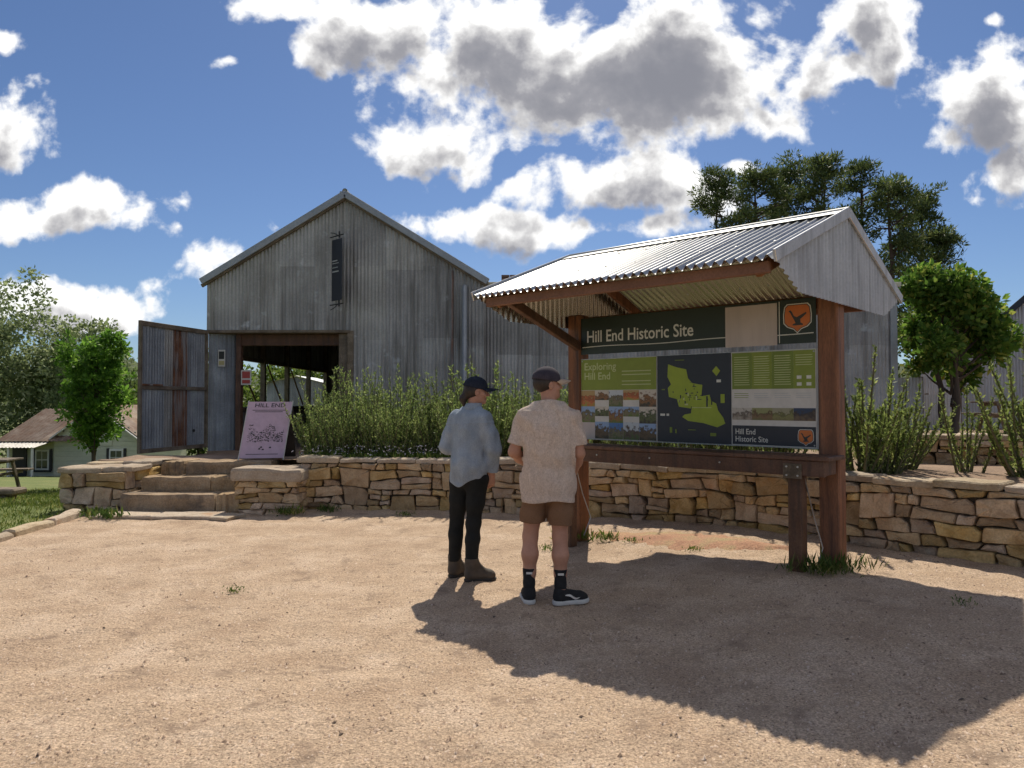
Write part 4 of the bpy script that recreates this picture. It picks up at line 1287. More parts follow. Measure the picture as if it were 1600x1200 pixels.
# right panel
b0, b1 = x2 + .010, BW - .008
for k in range(4):
    a, b = b0 + (b1 - b0) * k / 4, b0 + (b1 - b0) * (k + 1) / 4
    panel('text_column', a, b - .001, PT - H * .40, PT - .006, .0055, .0014, 'olive2' if k % 2 == 0 else 'olive', rp_)
    for j in range(13):
        if k == 3 and j > 4: break
        z = PT - .05 - j * .0205
        poly('text_line', [(a + .02, z), (b - .02 - pr.uniform(0, .03), z), (b - .02, z + .006), (a + .02, z + .006)], .0072, 'palegreen', rp_)
    for j in range(3):
        z = PT - H * .45 - j * .018
        poly('text_line', [(a + .02, z), (b - .025 - pr.uniform(0, .03), z), (b - .025, z + .005), (a + .02, z + .005)], .0056, 'olive' if k == 0 else 'aluminium', rp_)
for (i, j) in ((0, 0), (0, 1), (1, 0), (1, 1)):
    a = b0 + (b1 - b0) * (.79 + .11 * i); z = PT - H * (.30 + .07 * j)
    poly('pictogram', [(a, z), (a + .04, z), (a + .04, z + .028), (a, z + .028)], .0072, 'lettering', rp_)
fm = [photomat('print_s%d' % i, *c, i + 20.5) for i, c in enumerate((((.55, .5, .42), (.25, .2, .15), (.4, .35, .28)), ((.3, .3, .12), (.22, .13, .06), (.18, .16, .06)), ((.35, .32, .2), (.25, .24, .08), (.2, .17, .07)), ((.03, .05, .10), (.10, .07, .05), (.16, .11, .06))))]
for k in range(4):
    a, b = b0 + (b1 - b0) * k / 4, b0 + (b1 - b0) * (k + 1) / 4
    panel('photo_print', a, b - .0005, PT - H * .73, PT - H * .60, .0055, .0014, fm[k], rp_)
panel('footer_field', b0, b1, PB + .006, PT - H * .79, .0055, .0014, 'navy', rp_)
lettering('Hill End\nHistoric Site', b0 + .03, PB + .03, .30, .115, 'lettering', rp_, bold=.01)
emblem(b1 - .085, PB + .088, .135, rp_)
for b in (.02, BW - .02):
    for h in (PB + .02, PT - .02):
        V, Fc = tube([BF(b, h, .006), BF(b, h, .010)], .007, 8); mobj('board_screw', V, Fc, M['steel'], sh)


# ------------------------------------------------------------------ people (implicit surfaces -> one continuous mesh)
class Field:
    def __init__(s, lo, hi, h):
        s.lo = np.array(lo, float); s.h = h
        s.n = np.ceil((np.array(hi, float) - s.lo) / h).astype(int) + 1
        s.d = np.full(tuple(s.n), 1.0, dtype=np.float32)

    def _sub(s, lo, hi):
        i0 = np.maximum(0, np.floor((np.array(lo) - s.lo) / s.h).astype(int)); i1 = np.minimum(s.n, np.ceil((np.array(hi) - s.lo) / s.h).astype(int) + 1)
        if (i1 <= i0).any(): return None
        sl = tuple(slice(a, b) for a, b in zip(i0, i1))
        ax = [s.lo[k] + s.h * np.arange(i0[k], i1[k]) for k in range(3)]
        return sl, np.stack(np.meshgrid(*ax, indexing='ij'), -1)

    def _join(s, sl, d, k):
        a = s.d[sl]
        if k <= 0: s.d[sl] = np.minimum(a, d)
        else:
            hh = np.clip(.5 + .5 * (a - d) / k, 0, 1)
            s.d[sl] = a + (d - a) * hh - k * hh * (1 - hh)

    def cone(s, a, b, r0, r1, k=.03, flat=None):
        a, b = np.array(a, float), np.array(b, float); R = max(r0, r1) + k + .05
        q = s._sub(np.minimum(a, b) - R, np.maximum(a, b) + R)
        if q is None: return s
        sl, X = q
        ab = b - a
        t = np.clip(((X - a) @ ab) / (ab @ ab), 0, 1)
        v = X - a - t[..., None] * ab
        if flat is not None:
            ax, f = flat; ax = np.array(ax, float); ax /= np.linalg.norm(ax)
            c = v @ ax; v = v + (c * (1 / f - 1))[..., None] * ax
        s._join(sl, (np.linalg.norm(v, axis=-1) - (r0 + (r1 - r0) * t)), k)
        return s

    def chain(s, pts, rad, k=.03, flat=None):
        for i in range(len(pts) - 1): s.cone(pts[i], pts[i + 1], rad[i], rad[i + 1], k, flat)
        return s

    def ell(s, c, r, k=.03, rot=None, sub=False, axes=None):
        c = np.array(c, float); r = np.array(r, float); R = r.max() + k + .05
        q = s._sub(c - R, c + R)
        if q is None: return s
        sl, X = q
        v = X - c
        if rot is not None:
            ca, sa = math.cos(-rot), math.sin(-rot)
            v = np.stack([v[..., 0] * ca - v[..., 1] * sa, v[..., 0] * sa + v[..., 1] * ca, v[..., 2]], -1)
        if axes is not None: v = v @ np.array(axes, float).T
        k0 = np.linalg.norm(v / r, axis=-1); k1 = np.linalg.norm(v / (r * r), axis=-1)
        d = k0 * (k0 - 1) / np.maximum(k1, 1e-6)
        if sub: s.d[sl] = np.maximum(s.d[sl], -d)
        else: s._join(sl, d, k)
        return s

    def coords(s):
        ax = [s.lo[k] + s.h * np.arange(s.n[k]) for k in range(3)]
        return np.meshgrid(*ax, indexing='ij')

    def cut(s, fn):
        X, Y, Z = s.coords(); s.d = np.maximum(s.d, fn(X, Y, Z).astype(np.float32)); return s

    def bumpf(s, fn):
        X, Y, Z = s.coords(); s.d = s.d + fn(X, Y, Z).astype(np.float32); return s

    def mesh(s):
        d = s.d; ins = d < 0
        nx, ny, nz = d.shape
        off = [(i, j, k) for i in (0, 1) for j in (0, 1) for k in (0, 1)]
        g = lambda A, o: A[o[0]:nx - 1 + o[0], o[1]:ny - 1 + o[1], o[2]:nz - 1 + o[2]]
        cnt = sum(g(ins, o).astype(np.int8) for o in off)
        cells = np.argwhere((cnt > 0) & (cnt < 8))
        idx = np.full((nx - 1, ny - 1, nz - 1), -1, dtype=np.int64)
        idx[tuple(cells.T)] = np.arange(len(cells))
        acc = np.zeros((len(cells), 3)); num = np.zeros(len(cells))
        val = {o: d[cells[:, 0] + o[0], cells[:, 1] + o[1], cells[:, 2] + o[2]] for o in off}
        for o in off:
            for ax in range(3):
                if o[ax]: continue
                o2 = list(o); o2[ax] = 1; o2 = tuple(o2)
                a, b = val[o], val[o2]
                m_ = (a < 0) != (b < 0)
                t = np.where(m_, a / np.where(m_, a - b, 1), 0)
                p = np.tile(np.array(o, float), (len(cells), 1)); p[:, ax] = t
                acc[m_] += p[m_]; num[m_] += 1
        V = s.lo + s.h * (cells + acc / num[:, None])
        quads = []
        for ax in range(3):
            u, w = [(1, 2), (2, 0), (0, 1)][ax]
            sh_ = [nx, ny, nz]; lo_ = [0, 0, 0]
            a = [slice(0, None)] * 3; a[ax] = slice(0, -1); b = [slice(0, None)] * 3; b[ax] = slice(1, None)
            A, B = ins[tuple(a)], ins[tuple(b)]
            E = np.argwhere(A != B)
            ok = (E[:, u] > 0) & (E[:, w] > 0) & (E[:, u] < sh_[u] - 1) & (E[:, w] < sh_[w] - 1)
            E = E[ok]
            f = A[tuple(E.T)]

            def cid(du, dw):
                q = E.copy(); q[:, u] -= du; q[:, w] -= dw
                return idx[tuple(q.T)]
            Q = np.stack([cid(1, 1), cid(0, 1), cid(0, 0), cid(1, 0)], 1)
            Q[~f] = Q[~f][:, ::-1]
            quads.append(Q)
        return V, np.concatenate(quads)


def put(name, field, base, mat, parent=None, extra=None):
    V, Q = field.mesh()
    if extra is not None:
        V2, Q2 = extra; Q = np.concatenate([Q, Q2 + len(V)]); V = np.concatenate([V, V2])
    o = mobj(name, V + np.array(base), Q, mat, parent, True)
    return o


def hand(wrist, dirv, palmn, size=1.0, curl=.6, thumb_side=1):
    """five-fingered relaxed hand; dirv along the fingers, palmn out of the palm"""
    d = np.array(dirv, float); d /= np.linalg.norm(d)
    n_ = np.array(palmn, float); n_ -= d * (n_ @ d); n_ /= np.linalg.norm(n_)
    s_ = np.cross(d, n_) * thumb_side
    w = np.array(wrist, float)
    f = Field(w - .17 * size - .05, w + .17 * size + .05, .003)
    L = .085 * size
    f.cone(w - d * .05, w + d * .015, .026 * size, .026 * size, .01, (n_, .78))
    for k in (-.024, -.008, .008, .024):
        f.cone(w + d * .01 + s_ * k * .8 * size, w + d * L + s_ * k * 1.15 * size, .016 * size, .013 * size, .012, (n_, .85))
    for i, (k, ln) in enumerate(((.030, .072), (.010, .080), (-.011, .075), (-.031, .060))):
        p = w + d * L * .96 + s_ * k * size
        a = 0
        for j, q in enumerate((.45, .31, .24)):
            a += curl * (.55 if j == 0 else .7) * (1 + .1 * i)
            dr = d * math.cos(a) + n_ * math.sin(a)
            p2 = p + dr * ln * q * size
            f.cone(p, p2, (.0095 - .001 * j) * size, (.0085 - .001 * j) * size, .004)
            p = p2
    p = w + d * .018 * size + s_ * .024 * size + n_ * .006
    p2 = p + (d * .7 + s_ * .62 + n_ * .35) * .042 * size
    p3 = p2 + (d * .92 + s_ * .15 + n_ * .35) * .034 * size
    p4 = p3 + (d * .95 - s_ * .05 + n_ * .35) * .026 * size
    f.chain([p, p2, p3, p4], [.015 * size, .0115 * size, .0095 * size, .008 * size], .006)
    return f.mesh()


def head(f, c, yaw, pitch=0.0, s=1.0):
    """skull, jaw, nose, brow, lips, ears; looks along yaw (0 = +y, clockwise)"""
    fw = np.array([math.sin(yaw) * math.cos(pitch), math.cos(yaw) * math.cos(pitch), math.sin(pitch)]); rt = np.array([math.cos(yaw), -math.sin(yaw), 0.0])
    up = np.cross(rt, fw)
    c = np.array(c, float)
    ax = np.stack([rt, fw, up])
    at = lambda r_, f_, u_: c + (rt * r_ + fw * f_ + up * u_) * s
    f.ell(at(0, -.008, .03), np.array((.076, .098, .088)) * s, .02, axes=ax)
    f.ell(at(0, .022, -.045), np.array((.058, .068, .072)) * s, .035, axes=ax)
    f.ell(at(0, .066, -.088), np.array((.026, .022, .020)) * s, .025, axes=ax)       # chin
    f.cone(at(.045, -.01, -.065), at(.015, .068, -.088), .020 * s, .016 * s, .025)   # jaw line
    f.cone(at(-.045, -.01, -.065), at(-.015, .068, -.088), .020 * s, .016 * s, .025)
    f.cone(at(0, .088, .008), at(0, .113, -.030), .009 * s, .013 * s, .010)          # nose
    f.ell(at(.012, .098, -.036), np.array((.009, .010, .008)) * s, .006, axes=ax); f.ell(at(-.012, .098, -.036), np.array((.009, .010, .008)) * s, .006, axes=ax)
    f.cone(at(-.04, .076, .018), at(.04, .076, .018), .012 * s, .012 * s, .014)       # brow
    for e in (-1, 1):
        f.ell(at(e * .031, .090, .0), np.array((.016, .010, .010)) * s, sub=True, k=.0, axes=ax)
        f.ell(at(e * .031, .077, .0), np.array((.0125, .0125, .0125)) * s, .002, axes=ax)
        f.ell(at(e * .045, .060, -.03), np.array((.022, .024, .022)) * s, .02, axes=ax)  # cheek
        f.ell(at(e * .079, -.010, -.012), np.array((.010, .020, .033)) * s, .006, axes=ax)   # ear
        f.ell(at(e * .088, -.006, -.008), np.array((.006, .010, .018)) * s, sub=True, k=0, axes=ax)
    f.ell(at(0, .090, -.058), np.array((.022, .010, .006)) * s, .006, axes=ax); f.ell(at(0, .088, -.069), np.array((.019, .010, .007)) * s, .006, axes=ax)
    return at, ax


def cap_field(at, ax, s, h=.004, lift=0.0):
    c = at(0, 0, .05)
    f = Field(c - .20, c + .20, h)
    f.ell(at(0, -.008, .040 + lift), np.array((.090, .111, .094)) * s, 0, axes=ax)
    up = ax[2]; fw = ax[1]; cc = at(0, 0, .022)
    f.cut(lambda X, Y, Z: -(((X - cc[0]) * up[0] + (Y - cc[1]) * up[1] + (Z - cc[2]) * up[2]) + .20 * ((X - cc[0]) * fw[0] + (Y - cc[1]) * fw[1] + (Z - cc[2]) * fw[2])))
    f.ell(at(0, -.008, .136 + lift), np.array((.010, .010, .007)) * s, .003, axes=ax)
    return f


def brim_mesh(at, s, length=.105, tilt=-.10):
    V = []; n_ = 15; m_ = 5
    for i in range(n_):
        a = -1.15 + 2.3 * i / (n_ - 1)
        for j in range(m_):
            t = j / (m_ - 1)
            r = .083 * math.sin(a)
            fwd = .098 * math.cos(a * .95) + t * length * max(0, math.cos(a * 1.15)) ** .7
            zz = .030 + .008 * math.cos(a) - (r / .083) ** 2 * .014 * (1 + t) + tilt * t * .16
            V.append(at(r * (1 - .05 * t), fwd - .006, zz))
    N0 = len(V)
    up = at(0, 0, 1) - at(0, 0, 0); up = up / np.linalg.norm(up)
    V = V + [v - up * .005 for v in V]
    Fc = []
    for i in range(n_ - 1):
        for j in range(m_ - 1):
            a = i * m_ + j
            Fc += [(a, a + 1, a + m_ + 1, a + m_), (N0 + a, N0 + a + m_, N0 + a + m_ + 1, N0 + a + 1)]
        for j in (0, m_ - 1):
            a = i * m_ + j; Fc.append((a, a + m_, N0 + a + m_, N0 + a))
    for i in (0, n_ - 1):
        for j in range(m_ - 1):
            a = i * m_ + j; Fc.append((a, a + 1, N0 + a + 1, N0 + a))
    return V, Fc


def folds(seed, amp, kz=(10, 26), kx=(8, 30)):
    r = np.random.default_rng(seed)
    ws = [(r.uniform(-kx[1], kx[1]), r.uniform(-kx[1], kx[1]), r.choice([-1, 1]) * r.uniform(*kz), r.uniform(0, 6.28), r.uniform(.4, 1)) for _ in range(7)]
    def fn(X, Y, Z):
        s = 0
        for a, b, c, p, w in ws: s = s + w * np.sin(a * X + b * Y + c * Z + p + 1.5 * np.sin(7 * X + 5 * Z + p))
        return amp * s / 3
    return fn


def shoe_fields(heel, yaw, L=.27, kind='runner', h=.0045):
    fw = np.array([math.sin(yaw), math.cos(yaw), 0.0]); rt = np.array([math.cos(yaw), -math.sin(yaw), 0.0]); hl = np.array(heel, float)
    a = lambda f_, r_, z: hl + fw * f_ + rt * r_ + np.array((0, 0, z))
    up = Field(hl - np.array((.33, .33, .02)), hl + np.array((.33, .33, .26)), h)
    up.chain([a(.035, 0, .055), a(.12, 0, .052), a(.20, .005, .042), a(L - .035, .004, .038)], [.040, .040, .042, .031], .03)
    if kind == 'boot':
        up.chain([a(.045, 0, .06), a(.048, 0, .185)], [.050, .058], .04)
        up.cut(lambda X, Y, Z: Z - .192)
        up.ell(a(L - .06, .004, .046), (.046, .046, .038), .02)
        up.cone(a(.06, 0, .16), a(.15, 0, .075), .038, .030, .03)
    else:
        up.cone(a(.04, 0, .06), a(.042, 0, .098), .044, .046, .03)
        up.cone(a(.06, 0, .075), a(.15, 0, .058), .034, .030, .03)
    up.cut(lambda X, Y, Z: .018 - Z)
    so = Field(hl - np.array((.33, .33, .02)), hl + np.array((.33, .33, .10)), h)
    so.chain([a(.030, 0, .02), a(.11, -.002, .02), a(.20, .004, .02), a(L - .035, .004, .022)], [.047, .043, .051, .040], .03)
    so.cut(lambda X, Y, Z: np.maximum(.001 - Z, Z - (.034 if kind == 'runner' else .024)))
    return up, so, a


def eyes(at, base, parent, s=1.0):
    for e in (-1, 1):
        f = Field(at(e * .031, .078, 0) - .03, at(e * .031, .078, 0) + .03, .0025)
        f.ell(at(e * .031, .0785, 0), (.0122 * s,) * 3, 0)
        ey = put('eye', f, base, M['sole'], parent)
        f = Field(at(e * .031, .086, 0) - .02, at(e * .031, .086, 0) + .02, .002)
        f.ell(at(e * .031, .0875, 0), (.0062 * s,) * 3, 0)
        put('iris', f, base, M['hair'], ey)
        V, Fc = tube([at(e * .012, .0905, .019), at(e * .03, .0885, .0245), at(e * .046, .078, .020)], [.0028, .0036, .0022], 6)
        mobj('eyebrow', np.array([tuple(v) for v in V]) + np.array(base), Fc, M['hair'], parent)


# ---- the person in the beige T-shirt
mz = .003
mb_ = (0.245, 5.48, mz)
man = None
Fm = Field((-.42, -.30, .03), (.48, .45, 1.82), .0055)
Ltoe, Rtoe = -.10, 1.20
Lan, Lkn, Lhp = (-.118, .02, .09), (-.108, .055, .49), (-.062, .03, .88)
Ran, Rkn, Rhp = (.112, -.02, .09), (.112, .02, .49), (.108, .02, .88)
for an, kn, hp in ((Lan, Lkn, Lhp), (Ran, Rkn, Rhp)):
    an, kn, hp = map(np.array, (an, kn, hp))
    Fm.chain([an, an + (kn - an) * .35 + (0, -.012, 0), an + (kn - an) * .68 + (0, -.026, 0), kn, kn + (hp - kn) * .45, hp], [.038, .044, .059, .054, .072, .088], .03)
    Fm.cone(an, an + np.array((0, .04, -.04)), .036, .036, .03)
Fm.ell((.026, .02, .90), (.155, .10, .13), .05)
Fm.chain([(.026, .02, .95), (.028, .01, 1.12), (.028, .005, 1.30)], [.12, .125, .13], .05, ((0, 1, 0), .72))
Fm.cone((-.12, .01, 1.37), (.175, .0, 1.37), .052, .052, .06)
Fm.cone((.027, .0, 1.42), (.028, .02, 1.56), .060, .054, .04)
LS, LE, LW = np.array((-.158, .01, 1.375)), np.array((-.228, .02, 1.12)), np.array((-.10, .22, .99))
RS, RE, RW = np.array((.212, .0, 1.375)), np.array((.252, -.01, 1.11)), np.array((.215, .17, .93))
for S_, E_, W_ in ((LS, LE, LW), (RS, RE, RW)):
    Fm.chain([S_, S_ + (E_ - S_) * .5, E_, E_ + (W_ - E_) * .35, W_], [.046, .046, .041, .042, .029], .03)
at_m, ax_m = head(Fm, (.020, .03, 1.625), 1.15, .05)
h1 = hand(LW, (LW - LE), (.9, .3, -.5), 1.0, .5, 1); h2 = hand(RW, (RW - RE), (-.9, .3, -.2), 1.0, .5, -1)
ex = (np.concatenate([h1[0], h2[0]]), np.concatenate([h1[1], h2[1] + len(h1[0])]))
man = put('person', Fm, mb_, M['skin'], None, ex)
tag(man, 'person in beige T-shirt, brown shorts and dark cap, back turned, reading the board', 'person', 'two visitors at the board')
eyes(at_m, mb_, man)
# T-shirt
T = Field((-.48, -.30, .70), (.52, .40, 1.60), .0055)
T.chain([(.026, .01, .70), (.024, .01, .90), (.028, .0, 1.12), (.028, -.005, 1.30)], [.198, .189, .180, .176], .05, ((0, 1, 0), .66))
T.cone((-.12, .0, 1.375), (.178, -.01, 1.375), .066, .066, .06)
T.cone((-.045, -.005, 1.44), (.10, -.005, 1.44), .056, .056, .07)
T.cone((.027, -.01, 1.45), (.028, .0, 1.50), .072, .064, .04)
for S_, E_ in ((LS, LE), (RS, RE)):
    e2 = S_ + (E_ - S_) * 1.15
    T.chain([S_, e2], [.056, .067], .03)
T.ell((.027, -.035, 1.22), (.155, .10, .20), .06)
_fo = folds(3, .011, (8, 34), (10, 62)); T.bumpf(lambda X, Y, Z: np.minimum(_fo(X, Y, Z), .007) - .007 - .003 * np.exp(-((Z - .775) / .006) ** 2) - .003 * np.exp(-((Z - 1.425) / .006) ** 2))
for S_, E_ in ((LS, LE), (RS, RE)):
    dv = (E_ - S_) / np.linalg.norm(E_ - S_); p_ = S_ + (E_ - S_) * .78
    sgn = -1 if S_[0] < 0 else 1
    T.cut(lambda X, Y, Z: np.where((sgn * (X - .027) > np.where(Z < 1.08, .200, .193)) & (Z > .965), (X - p_[0]) * dv[0] + (Y - p_[1]) * dv[1] + (Z - p_[2]) * dv[2], -1))
T.cut(lambda X, Y, Z: .752 + .010 * np.sin(9 * X + 1) + .006 * np.sin(23 * X) - Z)
T.ell((.030, .025, 1.555), (.064, .070, .060), sub=True)
T.cut(lambda X, Y, Z: Z - 1.492 + .25 * (Y - .0))
put('t_shirt', T, mb_, M['tee'], man)
S = Field((-.32, -.30, .52), (.38, .35, 1.0), .0055)
S.ell((.026, .01, .87), (.170, .112, .12), .04)
for kn, hp in ((Lkn, Lhp), (Rkn, Rhp)):
    kn, hp = np.array(kn), np.array(hp)
    S.chain([hp + (0, -.01, 0), hp + (kn - hp) * .55, hp + (kn - hp) * .80], [.090, .093, .094], .025)
S.bumpf(folds(5, .006, (10, 40), (10, 60)))
S.cut(lambda X, Y, Z: .600 + .02 * (X > .03) * -1 + .006 * np.sin(20 * X) - Z)
put('shorts', S, mb_, M['shorts'], man)
K = cap_field(at_m, ax_m, 1.0)
cp = put('cap', K, mb_, M['plumcap'], man)
V, Fc = brim_mesh(at_m, 1.0); mobj('cap_peak', np.array(V) + np.array(mb_), Fc, M['peakcream'], cp, True)
Hh = Field(at_m(0, 0, 0) - .16, at_m(0, 0, 0) + .16, .005)
Hh.ell(at_m(0, -.022, .012), (.083, .092, .078), 0, axes=ax_m)
fw_ = ax_m[1]; c0 = at_m(0, .005, 0)
Hh.cut(lambda X, Y, Z: (X - c0[0]) * fw_[0] + (Y - c0[1]) * fw_[1] + (Z - c0[2]) * fw_[2] + np.where(Z < c0[2] - .012, .025, 0))
put('hair', Hh, mb_, M['hair'], man)
for an, ty, off in ((Lan, Ltoe, (.0, -.055)), (Ran, Rtoe, (-.035, -.035))):
    an = np.array(an)
    SK = Field(an - .12, an + np.array((.12, .14, .22)), .005)
    SK.chain([an + (0, .015, -.06), an + (0, .008, -.02), an + (0, 0, .06), an + (0, -.008, .175)], [.044, .043, .042, .049], .02)
    SK.cut(lambda X, Y, Z: Z - .262)
    sk = put('sock', SK, mb_, M['blackcloth'], man)
    V, Fc = abox(an[0] - .022 + mb_[0], an[0] + .022 + mb_[0], an[1] - .0575 + mb_[1], an[1] - .0555 + mb_[1], .228, .244, .0005)
    mobj('sock_mark', V, Fc, M['panelwhite'], sk)
    fwv = np.array((math.sin(ty), math.cos(ty), 0))
    hl = np.array((an[0], an[1], 0)) - fwv * .045
    u_, s_, a_ = shoe_fields(hl, ty)
    so = put('shoe', u_, mb_, M['blackcloth'], man)
    V0, Q0 = s_.mesh(); mobj('sole', V0 + np.array(mb_), Q0, M['sole'], so, True)
    if ty > 1:      # curved white tick on the outer side
        Vm, Qm = u_.mesh()
        bv = BVHTree.FromPolygons([tuple(v) for v in Vm], [tuple(q) for q in Qm])
        side = np.array([math.cos(ty), -math.sin(ty), 0])
        tp, bt = [], []
        for i in range(13):
            t = i / 12
            fx = .085 + .12 * t
            zl = .052 - .014 * math.sin(min(1, t * 1.6) * PI) * (t < .62) + .030 * max(0, t - .25)
            th = .016 * math.sin(PI * min(1, (1 - t) * .95 + .05)) ** .8 + .001
            # tick runs from toe side up to the heel
            tp.append((.215 - fx + .05, zl + th)); bt.append((.215 - fx + .05, zl))
        rows_ = []
        for fx, z in tp + bt:
            o_ = Vector(a_(fx, .2, z)); hit = bv.ray_cast(o_, Vector(tuple(-side)))[0]
            if hit is None: hit = Vector(a_(fx, .036, z))
            rows_.append(np.array(hit) + side * .0025 + np.array(mb_))
        nT = len(tp)
        mobj('shoe_mark', rows_, [(i, i + 1, nT + i + 1, nT + i) for i in range(nT - 1)], M['panelwhite'], so)

# ---- the person in the denim shirt
wb = (-.375, 6.20, 0.0)
Fw = Field((-.36, -.30, .03), (.42, .52, 1.78), .0055)
Lan, Lkn, Lhp = (-.118, .13, .09), (-.098, .12, .48), (-.062, .07, .86)
Ran, Rkn, Rhp = (.035, -.03, .09), (.052, .0, .48), (.086, -.01, .86)
for an, kn, hp in ((Lan, Lkn, Lhp), (Ran, Rkn, Rhp)):
    an, kn, hp = map(np.array, (an, kn, hp))
    Fw.chain([an, an + (kn - an) * .68 + (0, -.015, 0), kn, kn + (hp - kn) * .5, hp], [.036, .050, .048, .066, .085], .03)
    Fw.cone(an, an + np.array((.03, .02, -.04)), .034, .034, .03)
TY = .62
Ff = np.array((math.sin(TY), math.cos(TY), 0))
Fw.ell((.012, .03, .90), (.155, .11, .13), .05, rot=-TY)
Fw.chain([(.012, .03, .95), (.02, .02, 1.12), (.025, .01, 1.28)], [.115, .110, .125], .05, (Ff, .75))
LS, RS = np.array((-.105, .10, 1.365)), np.array((.150, -.085, 1.365))
Fw.cone(LS * .85 + RS * .15, RS * .85 + LS * .15, .046, .046, .06)
Fw.cone((.035, .01, 1.40), (.060, .02, 1.54), .050, .047, .04)
LE, LW = np.array((-.185, .12, 1.11)), np.array((-.02, .34, 1.04))
RE, RW = np.array((.222, -.085, 1.10)), np.array((.205, -.01, .885))
for S_, E_, W_ in ((LS, LE, LW), (RS, RE, RW)):
    Fw.chain([S_, S_ + (E_ - S_) * .5, E_, W_], [.040, .040, .036, .025], .03)
at_w, ax_w = head(Fw, (.072, .03, 1.585), 1.30, -.04, .95)
h1 = hand(LW, (LW - LE), (.7, .2, -.6), .92, .5, 1); h2 = hand(RW, (RW - RE) + np.array((0, .0, -.05)), (-.5, .8, 0), .92, .45, -1)
ex = (np.concatenate([h1[0], h2[0]]), np.concatenate([h1[1], h2[1] + len(h1[0])]))
wom = put('person', Fw, wb, M['skin'], None, ex)
tag(wom, 'person in light blue denim shirt, black trousers and navy cap, standing nearest the shed', 'person', 'two visitors at the board')
eyes(at_w, wb, wom, .95)
T = Field((-.42, -.34, .74), (.46, .50, 1.55), .0055)
T.chain([(.008, .03, .76), (.01, .03, .92), (.018, .02, 1.10), (.022, .01, 1.27)], [.172, .163, .152, .158], .05, (Ff, .72))
T.cone(LS * .9 + RS * .1 - (0, 0, .012), RS * .9 + LS * .1 - (0, 0, .012), .062, .062, .06)
T.cone((.0, .03, 1.405), (.08, -.01, 1.405), .056, .056, .06)
T.chain([LS, (LS + LE) / 2, LE, LE + (LW - LE) * .9], [.054, .061, .060, .046], .03)
T.chain([RS, (RS + RE) / 2, RE, RE + (RW - RE) * .86], [.054, .061, .060, .048], .03)
T.ell((.02, -.01, .98), (.14, .12, .12), .07)
_fw = folds(9, .009, (8, 30), (10, 50)); T.bumpf(lambda X, Y, Z: np.minimum(_fw(X, Y, Z), .008) - .004 - .004 * np.exp(-((Z - 1.315 - .05 * X) / .006) ** 2) - .004 * np.exp(-((X + .03) / .006) ** 2) * (Z < 1.31) * (Y < 0))
T.cut(lambda X, Y, Z: np.where((X < .165), .845 - .05 * np.exp(-((X + .07) / .07) ** 2) + .012 * np.sin(14 * X) - Z, -1))
dv = (RW - RE) / np.linalg.norm(RW - RE); p_ = RE + (RW - RE) * .84
T.cut(lambda X, Y, Z: np.where((X > .165) & (Z < 1.0), (X - p_[0]) * dv[0] + (Y - p_[1]) * dv[1] + (Z - p_[2]) * dv[2], -1))
T.ell((.062, .03, 1.50), (.062, .066, .05), sub=True)
st = put('denim_shirt', T, wb, M['denim'], wom)
CL = Field((-.08, -.12, 1.38), (.2, .16, 1.53), .004)
CL.chain([(.045, .01, 1.435), (.056, .015, 1.478)], [.078, .066], .01)
CL.ell((.062, .03, 1.50), (.058, .062, .07), sub=True)
CL.cut(lambda X, Y, Z: np.maximum(Z - 1.485, 1.425 - Z))
put('collar', CL, wb, M['denim'], st)
Cf = Field(p_ - .08, p_ + .08, .004); Cf.cone(p_ - dv * .045, p_ + dv * .005, .051, .048, 0)
Cf.cut(lambda X, Y, Z: np.maximum((X - p_[0]) * dv[0] + (Y - p_[1]) * dv[1] + (Z - p_[2]) * dv[2] - .003, -.045 - ((X - p_[0]) * dv[0] + (Y - p_[1]) * dv[1] + (Z - p_[2]) * dv[2])))
put('cuff', Cf, wb, M['denim'], st)
S = Field((-.30, -.26, .10), (.34, .40, 1.0), .0055)
S.ell((.012, .03, .89), (.168, .122, .14), .04, rot=-TY)
for an, kn, hp in ((Lan, Lkn, Lhp), (Ran, Rkn, Rhp)):
    an, kn, hp = map(np.array, (an, kn, hp))
    S.chain([an + (0, 0, .03), an + (kn - an) * .68 + (0, -.015, 0), kn, kn + (hp - kn) * .5, hp], [.050, .061, .060, .079, .097], .025)
S.bumpf(folds(15, .004, (20, 50), (5, 20)))
S.cut(lambda X, Y, Z: .135 - Z)
put('trousers', S, wb, M['trousers'], wom)
cp = put('cap', cap_field(at_w, ax_w, .95), wb, M['navycap'], wom)
V, Fc = brim_mesh(at_w, .95, .115, -.06); mobj('cap_peak', np.array(V) + np.array(wb), Fc, M['navycap'], cp, True)
Hh = Field(at_w(0, -.05, -.06) - .2, at_w(0, 0, 0) + .16, .005)
Hh.ell(at_w(0, -.022, .006), (.080, .090, .078), 0, axes=ax_w)
Hh.chain([at_w(0, -.09, -.03), at_w(0, -.115, -.07), at_w(0, -.105, -.13)], [.03, .028, .014], .03)
fw_ = ax_w[1]; c1 = at_w(0, .0, 0)
Hh.cut(lambda X, Y, Z: (X - c1[0]) * fw_[0] + (Y - c1[1]) * fw_[1] + (Z - c1[2]) * fw_[2])
put('hair', Hh, wb, M['hair'], wom)
